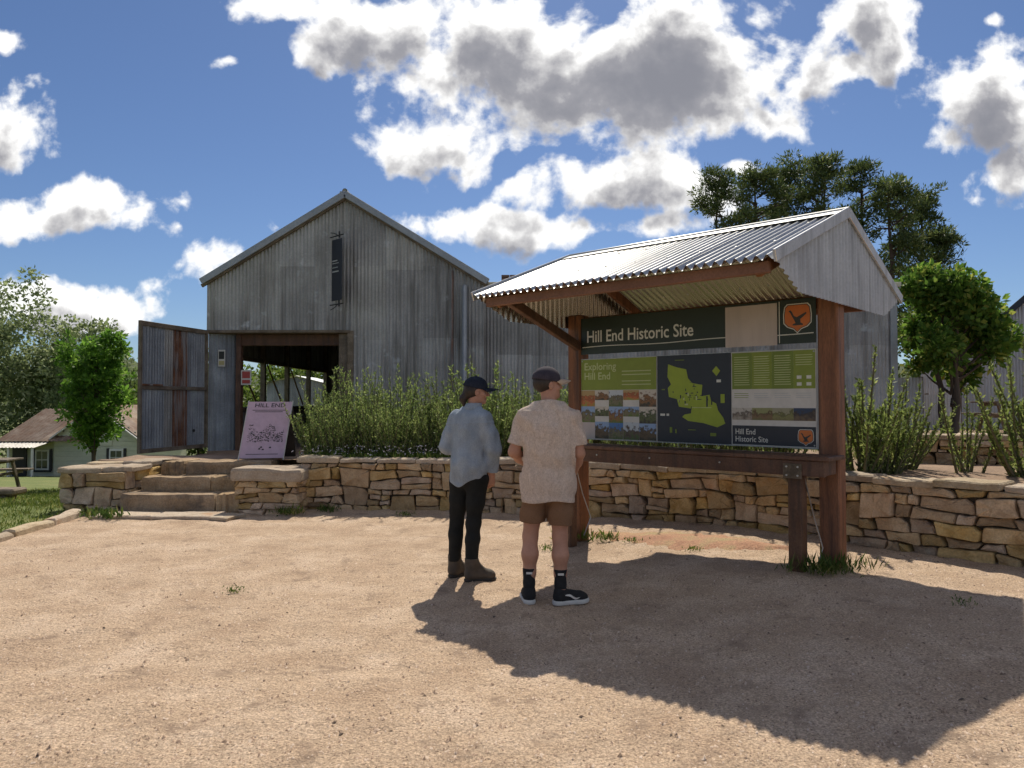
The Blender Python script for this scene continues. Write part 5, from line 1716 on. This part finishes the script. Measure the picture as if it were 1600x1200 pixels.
for an, ty in ((Lan, .55), (Ran, 1.25)):
    an = np.array(an); fwv = np.array((math.sin(ty), math.cos(ty), 0))
    u_, s_, a_ = shoe_fields(np.array((an[0], an[1], 0)) - fwv * .045, ty, .255, 'boot')
    bo = put('boot', u_, wb, M['boot'], wom)
    V0, Q0 = s_.mesh(); mobj('sole', V0 + np.array(wb), Q0, M['darksole'], bo, True)
    for k in range(4):
        V, Fc = tube([a_(.10 + k * .02, -.024, .125 - k * .015), a_(.11 + k * .02, 0, .136 - k * .016), a_(.10 + k * .02, .024, .125 - k * .015)], .003, 5)
        mobj('lace', np.array([tuple(v) for v in V]) + np.array(wb), Fc, M['sole'], bo)


# ------------------------------------------------------------------ vegetation
vr = np.random.default_rng(21)


def leaves(C, D, ln, wd, jitter=.38, r=vr):
    """diamond leaves at C pointing along D"""
    n = len(C)
    D = D / np.maximum(np.linalg.norm(D, axis=1, keepdims=True), 1e-6)
    rnd = r.normal(0, 1, (n, 3))
    Sd = np.cross(D, rnd); Sd /= np.maximum(np.linalg.norm(Sd, axis=1, keepdims=True), 1e-6)
    Nn = np.cross(D, Sd)
    l = (ln * (1 + r.normal(0, jitter, n)))[:, None]; w = (wd * (1 + r.normal(0, jitter, n)))[:, None]
    V = np.stack([C, C + D * l * .5 + Sd * w * .5 + Nn * l * .06, C + D * l, C + D * l * .5 - Sd * w * .5 + Nn * l * .06], 1).reshape(-1, 3)
    return V, np.arange(4 * n).reshape(-1, 4)


def cloud_leaves(cent, rad, per, ln, wd, r=vr, squash=.8, up=.2):
    C, D = [], []
    for c, q in zip(cent, rad):
        v = r.normal(0, 1, (per, 3)); v /= np.linalg.norm(v, axis=1, keepdims=True)
        rr_ = q * (r.random(per) ** .45)[:, None]
        p = v * rr_; p[:, 2] *= squash
        C.append(np.array(c) + p); d = v + r.normal(0, .6, (per, 3)); d[:, 2] += up; D.append(d)
    return leaves(np.concatenate(C), np.concatenate(D), ln, wd, r=r)


def limb(p0, p1, r0, r1, r, wob=.1, n=5, sides=6):
    p0, p1 = np.array(p0, float), np.array(p1, float); L = np.linalg.norm(p1 - p0)
    pts = [p0 + (p1 - p0) * t + (r.normal(0, 1, 3) * wob * L * .25 * math.sin(PI * t) if 0 < t < 1 else 0) for t in np.linspace(0, 1, n)]
    return tube([tuple(p) for p in pts], [r0 + (r1 - r0) * t for t in np.linspace(0, 1, n)], sides)


def tree(name, label, base, trunk_h, crown, nclump, crad, per, ln, wd, leafm, group=None, seed=0, stems=1, tr=.12, barkm='bark', cat='tree', limbs=14):
    """crown(r) -> clump centre relative to base"""
    r = np.random.default_rng(seed)
    b = np.array(base, float)
    t = thing(name, tuple(b), label, cat, group)
    cs = np.array([crown(r) for _ in range(nclump)])
    mb = MB()
    top = cs[:, 2].max()
    for s in range(stems):
        a = 6.28 * s / max(1, stems) + .5
        e = np.array((math.cos(a) * .35 * (stems > 1), math.sin(a) * .35 * (stems > 1), trunk_h + (top - trunk_h) * .75))
        mb.add(*limb(b + np.array((math.cos(a), math.sin(a), 0)) * .10 * (stems > 1) + (0, 0, -.3), b + e, tr, tr * .25, r, .06, 8, 8))
    mb.obj('trunk', M[barkm], t, True)
    mb = MB()
    for c in cs[r.choice(len(cs), min(limbs, len(cs)), replace=False)]:
        z0 = max(trunk_h * .7, min(c[2] - .15 * top, top * .8)) * r.uniform(.75, 1)
        mb.add(*limb(b + (0, 0, z0), b + c, tr * .38, tr * .08, r, .15, 5, 5))
    mb.obj('limbs', M[barkm], t, True)
    V, Q = cloud_leaves(cs + b, crad * (1 + r.normal(0, .2, nclump)), per, ln, wd, r)
    mobj('crown', V, Q, M[leafm], t)
    return t


# slim young tree by the end wall
_yr = np.random.default_rng(4)
SHOOTS = []
for _i in range(17):
    _a = _i * 2.4 + _yr.uniform(-.3, .3); _l = _yr.uniform(.08, .27) if _i else .02
    SHOOTS.append((math.cos(_a) * _l, math.sin(_a) * _l, _yr.uniform(1.9, 2.9) * (1.12 - _l * .6)))


def vase(r):
    dx, dy, h = SHOOTS[r.integers(len(SHOOTS))]
    t = r.random() ** .75
    w = .20 * math.sin(PI * min(1, t * .86 + .12)) + .02
    bow = 1.25 * math.sin(t * PI * .5)
    return (dx * h * bow + r.normal(0, w), dy * h * bow + r.normal(0, w), 1.05 + h * t + r.normal(0, .06))


tree('young_tree', 'slim bright green young tree with upright crown, left of the iron door', (-10.2, 18.0, lawn_h(-10, 18)), 1.3, vase, 250, .15, 42, .105, .062, 'leaf_young', seed=2, tr=.065, limbs=34)


# round garden tree right of the shelter
LOBES = []
for _i in range(20):
    _v = _yr.normal(0, 1, 3); _v /= np.linalg.norm(_v); _v[2] = _v[2] * 1.05 - .06
    LOBES.append((_v * np.array((1.12, 1.0, 1.15)) * _yr.uniform(.5, 1.0), _yr.uniform(.26, .52)))


def roundc(r):
    c, q = LOBES[r.integers(len(LOBES))]
    v = r.normal(0, 1, 3); v /= np.linalg.norm(v)
    p = c + v * q * r.random() ** .4
    return (p[0], p[1], 2.28 + p[2])


tree('garden_tree', 'rounded leafy green tree between the shelter and the right hand shed', (9.55, 16.0, .75), .9, roundc, 230, .22, 62, .13, .085, 'leaf_round', seed=5, stems=3, tr=.085, limbs=46)


def mound(rx, ry, rz, z0, seed):
    def f(r):
        v = r.normal(0, 1, 3); v /= np.linalg.norm(v); q = r.random() ** .4
        k = 1 + .22 * math.sin(3 * math.atan2(v[1], v[0]) + seed) + .15 * math.sin(6 * v[2] + seed * 2 + 3 * v[0])
        return (v[0] * rx * q * k, v[1] * ry * q * k, z0 + v[2] * rz * q * k)
    return f


# large grey-green trees behind the cottage
bigs = [(-41.0, 57, 5.8, 6.6, 7.6, 'leaf_grey', 'broad grey-green tree at the far left edge behind the cottage'), (-35.8, 60, 4.4, 5.6, 5.6, 'leaf_grey', 'grey-green tree rising behind the slim young tree'),
        (-47.5, 60, 6, 7.6, 8.6, 'leaf_grey', 'tall grey-green tree cut off by the left picture edge'), (-31, 62, 4.0, 3.6, 4.2, 'leaf_bush', 'fresh green tree low beside the open iron door'),
        (-24.5, 58, 4.6, 4.0, 4.6, 'leaf_bush', 'leafy tree glimpsed through the open side of the shed'), (-18, 62, 4.4, 4.0, 4.6, 'leaf_bush', 'second leafy tree seen through the shed, right of the first'),
        (-41, 50, 2.8, 2.2, 2.4, 'leaf_bush', 'dark bush tucked behind the cottage roof')]
for i, (x, y, rx, rz, z0, lm, lab) in enumerate(bigs):
    tree('broad_tree', lab, (x, y, lawn_h(x, y)), 2.0, mound(rx, rx, rz, z0, i), 140, rx * .21, 120, .32, .20, lm, 'trees behind the cottage', seed=30 + i, tr=.3)
tree('lime_bush', 'yellow-green bush beside the cottage verandah', (-24.6, 33, lawn_h(0, 33) - .2), .3, mound(1.35, 1.0, .85, .9, 2), 40, .35, 90, .16, .1, 'leaf_young', seed=50, tr=.05, cat='bush')
tree('far_tree', 'green tree showing behind the right hand shed roof', (29.5, 38, .5), 2, mound(2.6, 2.6, 2.8, 5.0, 1), 60, .6, 120, .25, .16, 'leaf_round', seed=52, tr=.2)
tree('far_tree', 'green bushy tree between the round tree and the pines', (29.0, 50, .5), 2, mound(3.6, 2.6, 3.0, 5.2, 4), 60, .8, 120, .25, .16, 'leaf_bush', seed=53, tr=.2)


# pines
def pine(label, x, y, h, w, base_f, seed, open_=0.0):
    r = np.random.default_rng(seed)
    b = np.array((x, y, -1.0))
    t = thing('pine_tree', tuple(b), label, 'tree', 'pines behind the shelter')
    mb = MB(); mb.add(*limb(b, b + (r.normal(0, .3), 0, h * .93), .34, .07, r, .03, 9, 8)); mb.obj('trunk', M['barkpine'], t, True)
    cs, rd = [], []
    mb = MB()
    nb = 56
    for i in range(nb):
        f = base_f + (1 - base_f) * (i + r.random()) / nb
        z = h * f
        g = (f - base_f) / (1 - base_f)
        R = w * (math.sin(PI * (.18 + .82 * g) ** 1.0) ** .6 if g < .97 else .35) * r.uniform(.55, 1.05) + .3
        a = r.random() * 6.28
        e = np.array((math.cos(a) * R, math.sin(a) * R, z + R * .28 + r.normal(0, .2)))
        mb.add(*limb(b + (0, 0, z - .3), b + e, .085, .02, r, .15, 5, 5))
        for q in (.62, .85, 1.03):
            if r.random() < open_ * (1.3 - g): continue
            cs.append(b + np.array((0, 0, z - .3)) * (1 - q) + e * q + r.normal(0, .28, 3)); rd.append(r.uniform(.50, .86))
    mb.obj('limbs', M['barkpine'], t, True)
    for k in range(7): cs.append(b + (r.normal(0, .5), r.normal(0, .5), h * r.uniform(.93, 1.0))); rd.append(.6)
    V, Q = cloud_leaves(np.array(cs), np.array(rd) * np.where(np.arange(len(rd)) % 3 == 0, 1.2, .9), 78, .36, .095, r, .5, .6)
    mobj('crown', V, Q, M['leaf_pine'], t)


PN = [(1128, 268, 66, 2.9, .42, 'pine at the left end of the row, beside the cloud', .25), (1185, 262, 62, 2.9, .40, 'second pine from the left end of the row', .1), (1238, 254, 66, 2.8, .42, 'third pine from the left of the row, above the shelter ridge', .15),
      (1288, 246, 62, 2.7, .42, 'tallest pine, at the middle of the row', .2), (1352, 256, 64, 3.0, .38, 'wide pine just right of the tallest one', .3), (1398, 280, 60, 2.5, .34, 'open pine whose bare trunk shows right of the shelter gable', .55),
      (1440, 310, 64, 2.5, .32, 'lower open pine near the right end of the row', .5), (1470, 362, 60, 2.1, .28, 'shortest pine at the right end of the row', .45)]
for i, (px_, py_, y, w, bf, lab, op) in enumerate(PN):
    pine(lab, (px_ - 800) / F * y, y, (627 - py_) / F * y + 2.5, w, bf, 60 + i, op)


# stemmy shrubs on the terrace
def shrub_mesh(seed, n=58, h=1.32, spread=.38, leaf=.042, wd=.015, per=120, lean=.30, thick=.009):
    r = np.random.default_rng(seed)
    mb = MB(); C, D = [], []
    for i in range(n):
        a = r.random() * 6.28; q = math.sqrt(r.random())
        p0 = np.array((math.cos(a) * q * spread * .65, math.sin(a) * q * spread * .65, -.05))
        hh = h * (r.uniform(.40, .85) if r.random() < .75 else r.uniform(.85, 1.15)) * (1 - .2 * q)
        d = np.array((math.cos(a) * q * lean + r.normal(0, .12), math.sin(a) * q * lean + r.normal(0, .12), 1.0))
        p1 = p0 + d * hh
        mid = (p0 + p1) / 2 + np.array((d[0], d[1], 0)) * .10
        ts = np.linspace(0, 1, 5)
        pts = [(1 - t) ** 2 * p0 + 2 * t * (1 - t) * mid + t * t * p1 for t in ts]
        mb.add(*tube([tuple(p) for p in pts], [thick * (1.2 - .8 * t) for t in ts], 4, False))
        t = r.random(per) ** .8
        P_ = ((1 - t) ** 2)[:, None] * p0 + (2 * t * (1 - t))[:, None] * mid + (t * t)[:, None] * p1
        v = r.normal(0, 1, (per, 3)); v[:, 2] = np.abs(v[:, 2]) * .8 + .75
        C.append(P_ + r.normal(0, .006, (per, 3))); D.append(v)
    V, Q = leaves(np.concatenate(C), np.concatenate(D), leaf, wd, r=r)
    return mb, V, Q


SHR = {}


def shrub(kind, seed, loc, label, scale=1.0, rz=0.0, leafm='leaf_shrub', name='shrub', group='upright shrubs behind the wall', **kw):
    key = (kind, seed, kw.get('n'))
    if key not in SHR:
        mb, V, Q = shrub_mesh(seed, **kw)
        m1 = fast_mesh('stems', np.array(mb.V), np.array(mb.F)); m1.materials.append(M['twig'])
        m2 = fast_mesh('foliage', V, Q); m2.materials.append(M[leafm])
        SHR[key] = (m1, m2)
    t = thing(name, loc, label, 'shrub', group)
    t.rotation_euler = (0, 0, rz); t.scale = (scale,) * 3
    for nm, me in zip(('stems', 'foliage'), SHR[key]):
        o = bpy.data.objects.new(nm, me); COL.objects.link(o); o.parent = t
    return t


sr = random.Random(12)
front = [-2.85, -2.5, -2.1, -1.62, -1.15, -.68, -.2, .3, .78]
words = ['first', 'second', 'third', 'fourth', 'fifth', 'sixth', 'seventh', 'eighth', 'ninth', 'tenth', 'eleventh', 'twelfth']
for i, x in enumerate(front):
    shrub('a', i % 5, (x + sr.uniform(-.08, .08), wall_y(x) + .75 + sr.uniform(-.12, .15), .62), 'upright green shrub in the front row behind the wall, %s from the sandwich board' % words[i], sr.uniform(.82, 1.0) * (0.9 if i == 0 else 1), sr.uniform(0, 6))
for i, x in enumerate([-2.8, -2.3, -1.8, -1.3, -.85, -.4, .1, .6, 1.1]):
    shrub('a', (i + 2) % 5, (x + sr.uniform(-.1, .1), wall_y(x) + 1.45 + sr.uniform(-.12, .2), .63), 'taller upright shrub in the back row, %s from the shed doorway' % words[i], sr.uniform(1.05, 1.22), sr.uniform(0, 6))
for i, x in enumerate([1.35, 1.75, 2.15, 2.5, 2.85]):
    shrub('a', (i + 1) % 5, (x + .2, wall_y(x) + .8 + sr.uniform(0, .2), .70), 'shrub half hidden behind the board, %s from its left post' % words[i], sr.uniform(.85, 1.0), sr.uniform(0, 6))
for i, (x, y, s, lab) in enumerate(((3.62, 7.75, 1.0, 'clump of tall green stems just right of the shelter post'), (3.98, 7.95, .86, 'smaller clump of green stems behind the one beside the post'), (4.9, 7.95, .8, 'sparse clump of thin stems midway along the right wall'),
                                       (4.35, 8.3, .8, 'low clump of stems between the post clump and the sparse one'), (5.28, 7.45, 1.05, 'dense clump of green stems at the right picture edge'), (5.75, 7.6, 1.05, 'clump of stems cut off by the right picture edge')  )):
    shrub('c', i % 3, (x, y, .74), lab, s, sr.uniform(0, 6), 'leaf_cactus', 'stem_plant', 'stemmy plants along the right wall', n=30 if i != 2 else 9, h=1.35, spread=.30, leaf=.045, wd=.019, per=190, lean=.42, thick=.016)


# low flowering plants at the wall's foot of the bed
def low_plant(loc, label, seed, flowers=True, s=1.0, n=90, name='flowering_plant', cat='plant', group='low flowering plants on the wall', leafm='weed', h=.16, ln=.07, wd=.02, spread=.15):
    r = np.random.default_rng(seed)
    t = thing(name, loc, label, cat, group)
    b = np.array(loc, float)
    C = b + np.stack([r.normal(0, spread * s, n), r.normal(0, spread * .6 * s, n), r.random(n) * h * .35], 1)
    D = r.normal(0, .5, (n, 3)); D[:, 2] = 1
    V, Q = leaves(C, D, ln * s, wd * s, r=r)
    mobj('leaves', V, Q, M[leafm], t)
    if flowers:
        k = 26
        C = b + np.stack([r.normal(0, spread * s, k), r.normal(0, spread * .6 * s, k), h * r.uniform(.5, 1.3, k)], 1)
        V, Q = leaves(np.repeat(C, 3, 0), r.normal(0, 1, (3 * k, 3)) * (1, 1, .4), .02, .014, r=r)
        mobj('flowers', V, Q, M['flower'], t)
    return t


for i, x in enumerate([-2.75, -2.4, -2.05, -1.7, -1.35, -1.05]):
    low_plant((x, wall_y(x) + .36, .66), 'low pale-flowered plant on the wall top, %s from the stone pier' % words[i], 70 + i, n=160)
# weeds and grass tufts at the post feet and on the gravel
tufts = [(.70, 7.82, 1.3, 'leafy weed clump at the foot of the left shelter post'), (.98, 7.72, .9, 'weed clump just right of the left shelter post'), (1.22, 7.55, .7, 'small weed in the earth strip under the shelf'), (1.72, 7.0, .7, 'flat weed at the shadow edge under the shelf'),
         (2.38, 5.92, 1.5, 'grass tuft round the shelf leg'), (2.62, 5.95, 1.5, 'grass tuft at the foot of the right shelter post'), (2.5, 5.8, 1.2, 'grass tuft between shelf leg and right post'),
         (3.05, 5.0, .55, 'thin grass patch on the shaded gravel right of the post'), (-2.2, 5.85, .6, 'small green weed alone on the open gravel'), (-2.95, 9.75, 1.2, 'grass tuft at the inner foot of the stone pier'),
         (-2.5, 10.0, 1.0, 'grass tuft at the wall foot right of the pier'), (-5.15, 9.4, 1.4, 'weed patch beside the slab left of the steps'), (-5.45, 9.7, 1.2, 'weed patch at the foot of the stone end wall'), (-1.4, 9.7, .8, 'small weeds at the wall foot behind the denim shirted person'),
         (.36, 7.4, .8, 'weed just left of the left shelter post'), (.0, 2.75, .5, 'tiny weed on the gravel near the bottom edge'), (-4.2, 5.55, .5, 'tiny weed on the gravel far left')]
for i, (x, y, s, lab) in enumerate(tufts):
    low_plant((x, y, ground_h(x, y) + micro(x, y)), lab, 90 + i, False, s * .8, int(70 * s + 30), 'weed_tuft', 'weed', 'weeds on the gravel', 'weed' if i % 3 else 'grass', .12, .085 if s > .8 else .045, .010 if i in (4, 5, 6) else .018, .10)


def blades(name, label, n, xr, yr, hf, ln, seed):
    r = np.random.default_rng(seed)
    x = r.uniform(*xr, n); y = yr[0] + (yr[1] - yr[0]) * r.random(n) ** 1.7
    z = np.array([hf(a, b) for a, b in zip(x, y)])
    D = r.normal(0, .45, (n, 3)); D[:, 2] = 1
    V, Q = leaves(np.stack([x, y, z], 1), D, ln, .012, r=r)
    tag(mobj(name, V, Q, M['grass']), label, 'grass', kind='stuff')


blades('lawn_grass', 'short grass blades of the lawn', 42000, (-11.5, -5.75), (6.5, 19), lambda a, b: lawn_h(a, b) + micro(a, b) - .004, .055, 5)
blades('bed_grass', 'ragged grass on the raised bed at right', 5000, (4.4, 10), (9.4, 15), lambda a, b: .74, .16, 6)

# ------------------------------------------------------------------ background buildings and furniture
cx0, cx1, cy = -29.0, -21.3, 42.0           # gable wall faces the camera on its right half
cz = lawn_h(0, cy)
cot = thing('cottage', (-25, cy, cz), 'pale cream cottage with rusty iron roof beyond the lawn', 'cottage')
GX0, GX1 = -26.1, -21.2
WZ = cz + 2.15
RZ = cz + 3.95
V = [(GX0, cy, cz - .3), (GX1, cy, cz - .3), (GX1, cy, WZ), ((GX0 + GX1) / 2, cy, RZ), (GX0, cy, WZ)]
V2 = [(x + .0, y + 6, z) for x, y, z in V]
mobj('wall', V + V2, [(0, 1, 2, 3, 4), (5, 9, 8, 7, 6), (0, 4, 9, 5), (1, 6, 7, 2)], M['cream'], cot)
for k in range(14):
    z = cz + .05 + k * .28
    hw = (GX1 - GX0) / 2 if z < WZ else (GX1 - GX0) / 2 * (RZ - z) / (RZ - WZ)
    if hw < .3: break
    V, Fc = abox((GX0 + GX1) / 2 - hw + .02, (GX0 + GX1) / 2 + hw - .02, cy - .03, cy - .004, z, z + .255, .006); mobj('weatherboard', V, Fc, M['cream'], cot)
# main rusty roof: a long wing running left, roof slope facing the camera
for k in range(6):
    xa = -29.1 + k * .82
    rfr = lambda q, z, o: (q + z * .22, cy - .55 + z * .93, WZ - .12 + z * .52 + o)
    V, Fc = corr(xa, xa + .85, lambda q: 3.45, lambda q: 0, rfr, pitch=.25, amp=.02, per=6); mobj('roof_sheet', V, Fc, M['rust_roof'], cot, True)
for sg in (-1, 1):
    p0 = Vector(((GX0 + GX1) / 2, cy - .25, RZ + .06)); p1 = Vector(((GX0 + GX1) / 2 + sg * (GX1 - GX0) / 2 * 1.08, cy - .25, WZ - .06))
    for k in range(4):
        a = p0 + Vector((0, k * 1.6, 0)); b = p1 + Vector((0, k * 1.6, 0))
        V = [a, b, b + Vector((0, 1.62, 0)), a + Vector((0, 1.62, 0))]
        V = V + [v + Vector((0, 0, .05)) for v in V]
        mobj('roof_sheet', V, [(0, 1, 2, 3), (7, 6, 5, 4), (0, 4, 5, 1), (1, 5, 6, 2), (2, 6, 7, 3), (3, 7, 4, 0)], M['rust_roof'], cot)
    V, Fc = beam(p0 + Vector((0, -.04, -.06)), p1 + Vector((0, -.04, -.06)), .05, .16, (0, 1, 0)); mobj('barge_board', V, Fc, M['white'], cot)
V, Fc = abox(-29.0, GX0, cy + .3, cy + .5, cz - .3, WZ); mobj('wing_wall', V, Fc, M['cream'], cot)


def cottage_window(x0, x1, z0, z1, y, shutters=True):
    V, Fc = abox(x0, x1, y - .10, y - .02, z0, z1); w = mobj('window', V, Fc, M['white'], cot)
    for i in range(2):
        for j in range(2):
            a = x0 + .07 + (x1 - x0 - .14) * i / 2; b = x0 + .07 + (x1 - x0 - .14) * (i + 1) / 2
            c = z0 + .07 + (z1 - z0 - .14) * j / 2; d = z0 + .07 + (z1 - z0 - .14) * (j + 1) / 2
            V, Fc = abox(a + .02, b - .02, y - .115, y - .104, c + .02, d - .02, .002); mobj('pane', V, Fc, M['glass'], w)
    if shutters:
        for a in (x0 - .16, x1 + .02):
            V, Fc = abox(a, a + .14, y - .09, y - .03, z0 - .05, z1 + .05); mobj('shutter', V, Fc, M['black_iron'], w)
    V, Fc = abox(x0 - .1, x1 + .1, y - .14, y - .02, z0 - .12, z0 - .03); mobj('sill', V, Fc, M['black_iron'], w)


cottage_window(-22.9, -22.1, cz + .62, cz + 1.55, cy)
cottage_window(-27.3, -26.5, cz + .35, cz + 1.5, cy + .3)
V, Fc = abox(-23.25, -22.75, cy - .08, cy - .035, cz + 1.75, cz + 2.5); mobj('loft_hatch', V, Fc, M['cream'], cot)
V, Fc = abox(-28.6, -27.8, cy + .20, cy + .28, cz, cz + 1.8); mobj('door', V, Fc, M['black_iron'], cot)
for x in (-29.0, -27.6, -26.3):
    V, Fc = abox(x, x + .1, cy - 1.7, cy - 1.6, cz - .2, cz + 1.72); mobj('verandah_post', V, Fc, M['white'], cot)
V, Fc = corr(-30.5, -26.1, lambda q: 1.6, lambda q: 0, lambda q, z, o: (q, cy - 1.8 + z, cz + 1.75 + z * .16 + o), pitch=.2, amp=.02); mobj('verandah_roof', V, Fc, M['iron'], cot, True)


# small iron shed glimpsed through the barn
gs = thing('grey_outbuilding', (-8.9, 30, -1.7), 'small grey iron outbuilding glimpsed through the open shed side', 'outbuilding')
cladding(gs, -10.0, -7.6, lambda x: 2.5 - abs(x + 8.8) * .2, lambda x: -1.9, lambda x, z, o: (x, 30 - o, z), [M['iron_blue']], seed=77)
V = [(-10.2, 29.8, 2.2), (-8.8, 29.8, 2.55), (-7.4, 29.8, 2.2), (-10.2, 33, 2.2), (-8.8, 33, 2.55), (-7.4, 33, 2.2)]
mobj('roof', V, [(0, 1, 4, 3), (1, 2, 5, 4)], M['zinc'], gs)

# right hand shed
rs = thing('right_shed', (15.0, 20.4, .75), 'pale grey iron shed at the right edge behind the round tree', 'shed')
RQ = lambda q, d, z: (12.9 + .8 * q + .6 * d, 22 - .6 * q + .8 * d, z)
def rsh(q): return 3.45 if q < 1.1 else 3.45 + min(2.0, (q - 1.1) * .95)
cladding(rs, -.6, 5.0, rsh, lambda q: .6, lambda q, z, o: RQ(q, -o, z), [M['iron_pale']], rows=(2.2,), seed=81)
V, Fc = beam(RQ(1.0, -.1, 3.42), RQ(3.3, -.1, 3.42 + 2.18), .16, .13, (.6, .8, 0)); mobj('barge_capping', V, Fc, M['navy'], rs)
V, Fc = beam(RQ(3.3, -.1, 5.6), RQ(5.4, -.1, 3.6), .16, .13, (.6, .8, 0)); mobj('barge_capping', V, Fc, M['navy'], rs)
for k in range(4):
    for (qa, za, qb, zb) in ((.95, 3.48, 3.3, 5.7), (3.3, 5.7, 5.5, 3.6)):
        V = [Vector(RQ(qa, k * 1.8, za)), Vector(RQ(qb, k * 1.8, zb)), Vector(RQ(qb, k * 1.8 + 1.8, zb)), Vector(RQ(qa, k * 1.8 + 1.8, za))]
        mobj('roof_sheet', V + [v + Vector((0, 0, .03)) for v in V], [(0, 1, 2, 3), (7, 6, 5, 4), (0, 4, 5, 1), (1, 5, 6, 2), (2, 6, 7, 3), (3, 7, 4, 0)], M['iron'], rs)
fs = thing('iron_fence', (10.5, 20, .75), 'short pale iron fence between the iron wing and the round tree', 'fence')
cladding(fs, 10.45, 12.2, lambda x: 1.68, lambda x: .6, lambda x, z, o: (x, 20 - o, z), [M['iron_pale']], width=.6, seed=85, name='fence_sheet')
for x in (10.45, 11.3, 12.2):
    V, Fc = abox(x - .04, x + .04, 20.02, 20.1, .6, 1.72); mobj('fence_post', V, Fc, M['timber_old'], fs)
fs2 = thing('iron_screen', (8.9, 16.6, .75), 'tall narrow pale iron screen at the end of the iron wing', 'fence')
cladding(fs2, 8.55, 9.2, lambda x: 2.03, lambda x: .5, lambda x, z, o: (x, 16.5 - o, z), [M['iron_pale']], width=.6, seed=86, name='fence_sheet')
V, Fc = abox(9.15, 9.24, 16.52, 16.6, .5, 2.05); mobj('fence_post', V, Fc, M['timber_old'], fs2)


def picnic_table(loc, rz, label, s=1.0):
    t = thing('picnic_table', loc, label, 'picnic table', 'picnic tables')
    t.rotation_euler = (0, 0, rz)
    L = 1.9 * s
    def add(nm, VF, m_='timber_old'):
        V, Fc = VF; me = fast_mesh(nm, np.array([tuple(v) for v in V]), Fc); me.materials.append(M[m_]); o = bpy.data.objects.new(nm, me); COL.objects.link(o); o.parent = t
    for k in range(5): add('table_plank', abox(-L / 2, L / 2, -.36 + k * .147, -.36 + k * .147 + .135, .72, .76))
    for sy in (-1, 1):
        for k in range(2): add('seat_plank', abox(-L / 2, L / 2, sy * .70 - .14 + k * .145, sy * .70 - .14 + k * .145 + .135, .43, .47))
    for sx in (-1, 1):
        x = sx * L * .36
        add('seat_bearer', abox(x - .03, x + .03, -.82, .82, .36, .428)); add('top_bearer', abox(x - .03, x + .03, -.36, .36, .65, .718))
        for sy in (-1, 1): add('leg', beam((x + .05, sy * .28, .70), (x + .05, sy * .62, -.03), .05, .09))
    return t


picnic_table((-12.6, 17.2, lawn_h(0, 17.2)), .12, 'weathered picnic table at the left edge in front of the cottage')
picnic_table((12.4, 18.0, .74), -.1, 'weathered picnic table under the right hand shed wall')
lg = thing('log_seat', (-9.4, 13.2, lawn_h(0, 13.2)), 'low timber slab seat lying on the lawn at the left edge', 'log seat')
zb = lawn_h(0, 13.2)
V, Fc = abox(-9.95, -8.75, 12.95, 13.35, zb + .10, zb + .21, .03); mobj('seat_slab', V, Fc, M['timber_old'], lg)
for x in (-9.7, -9.0):
    V, Fc = abox(x - .1, x + .1, 13.0, 13.3, zb - .05, zb + .10, .02); mobj('block', V, Fc, M['timber_old'], lg)
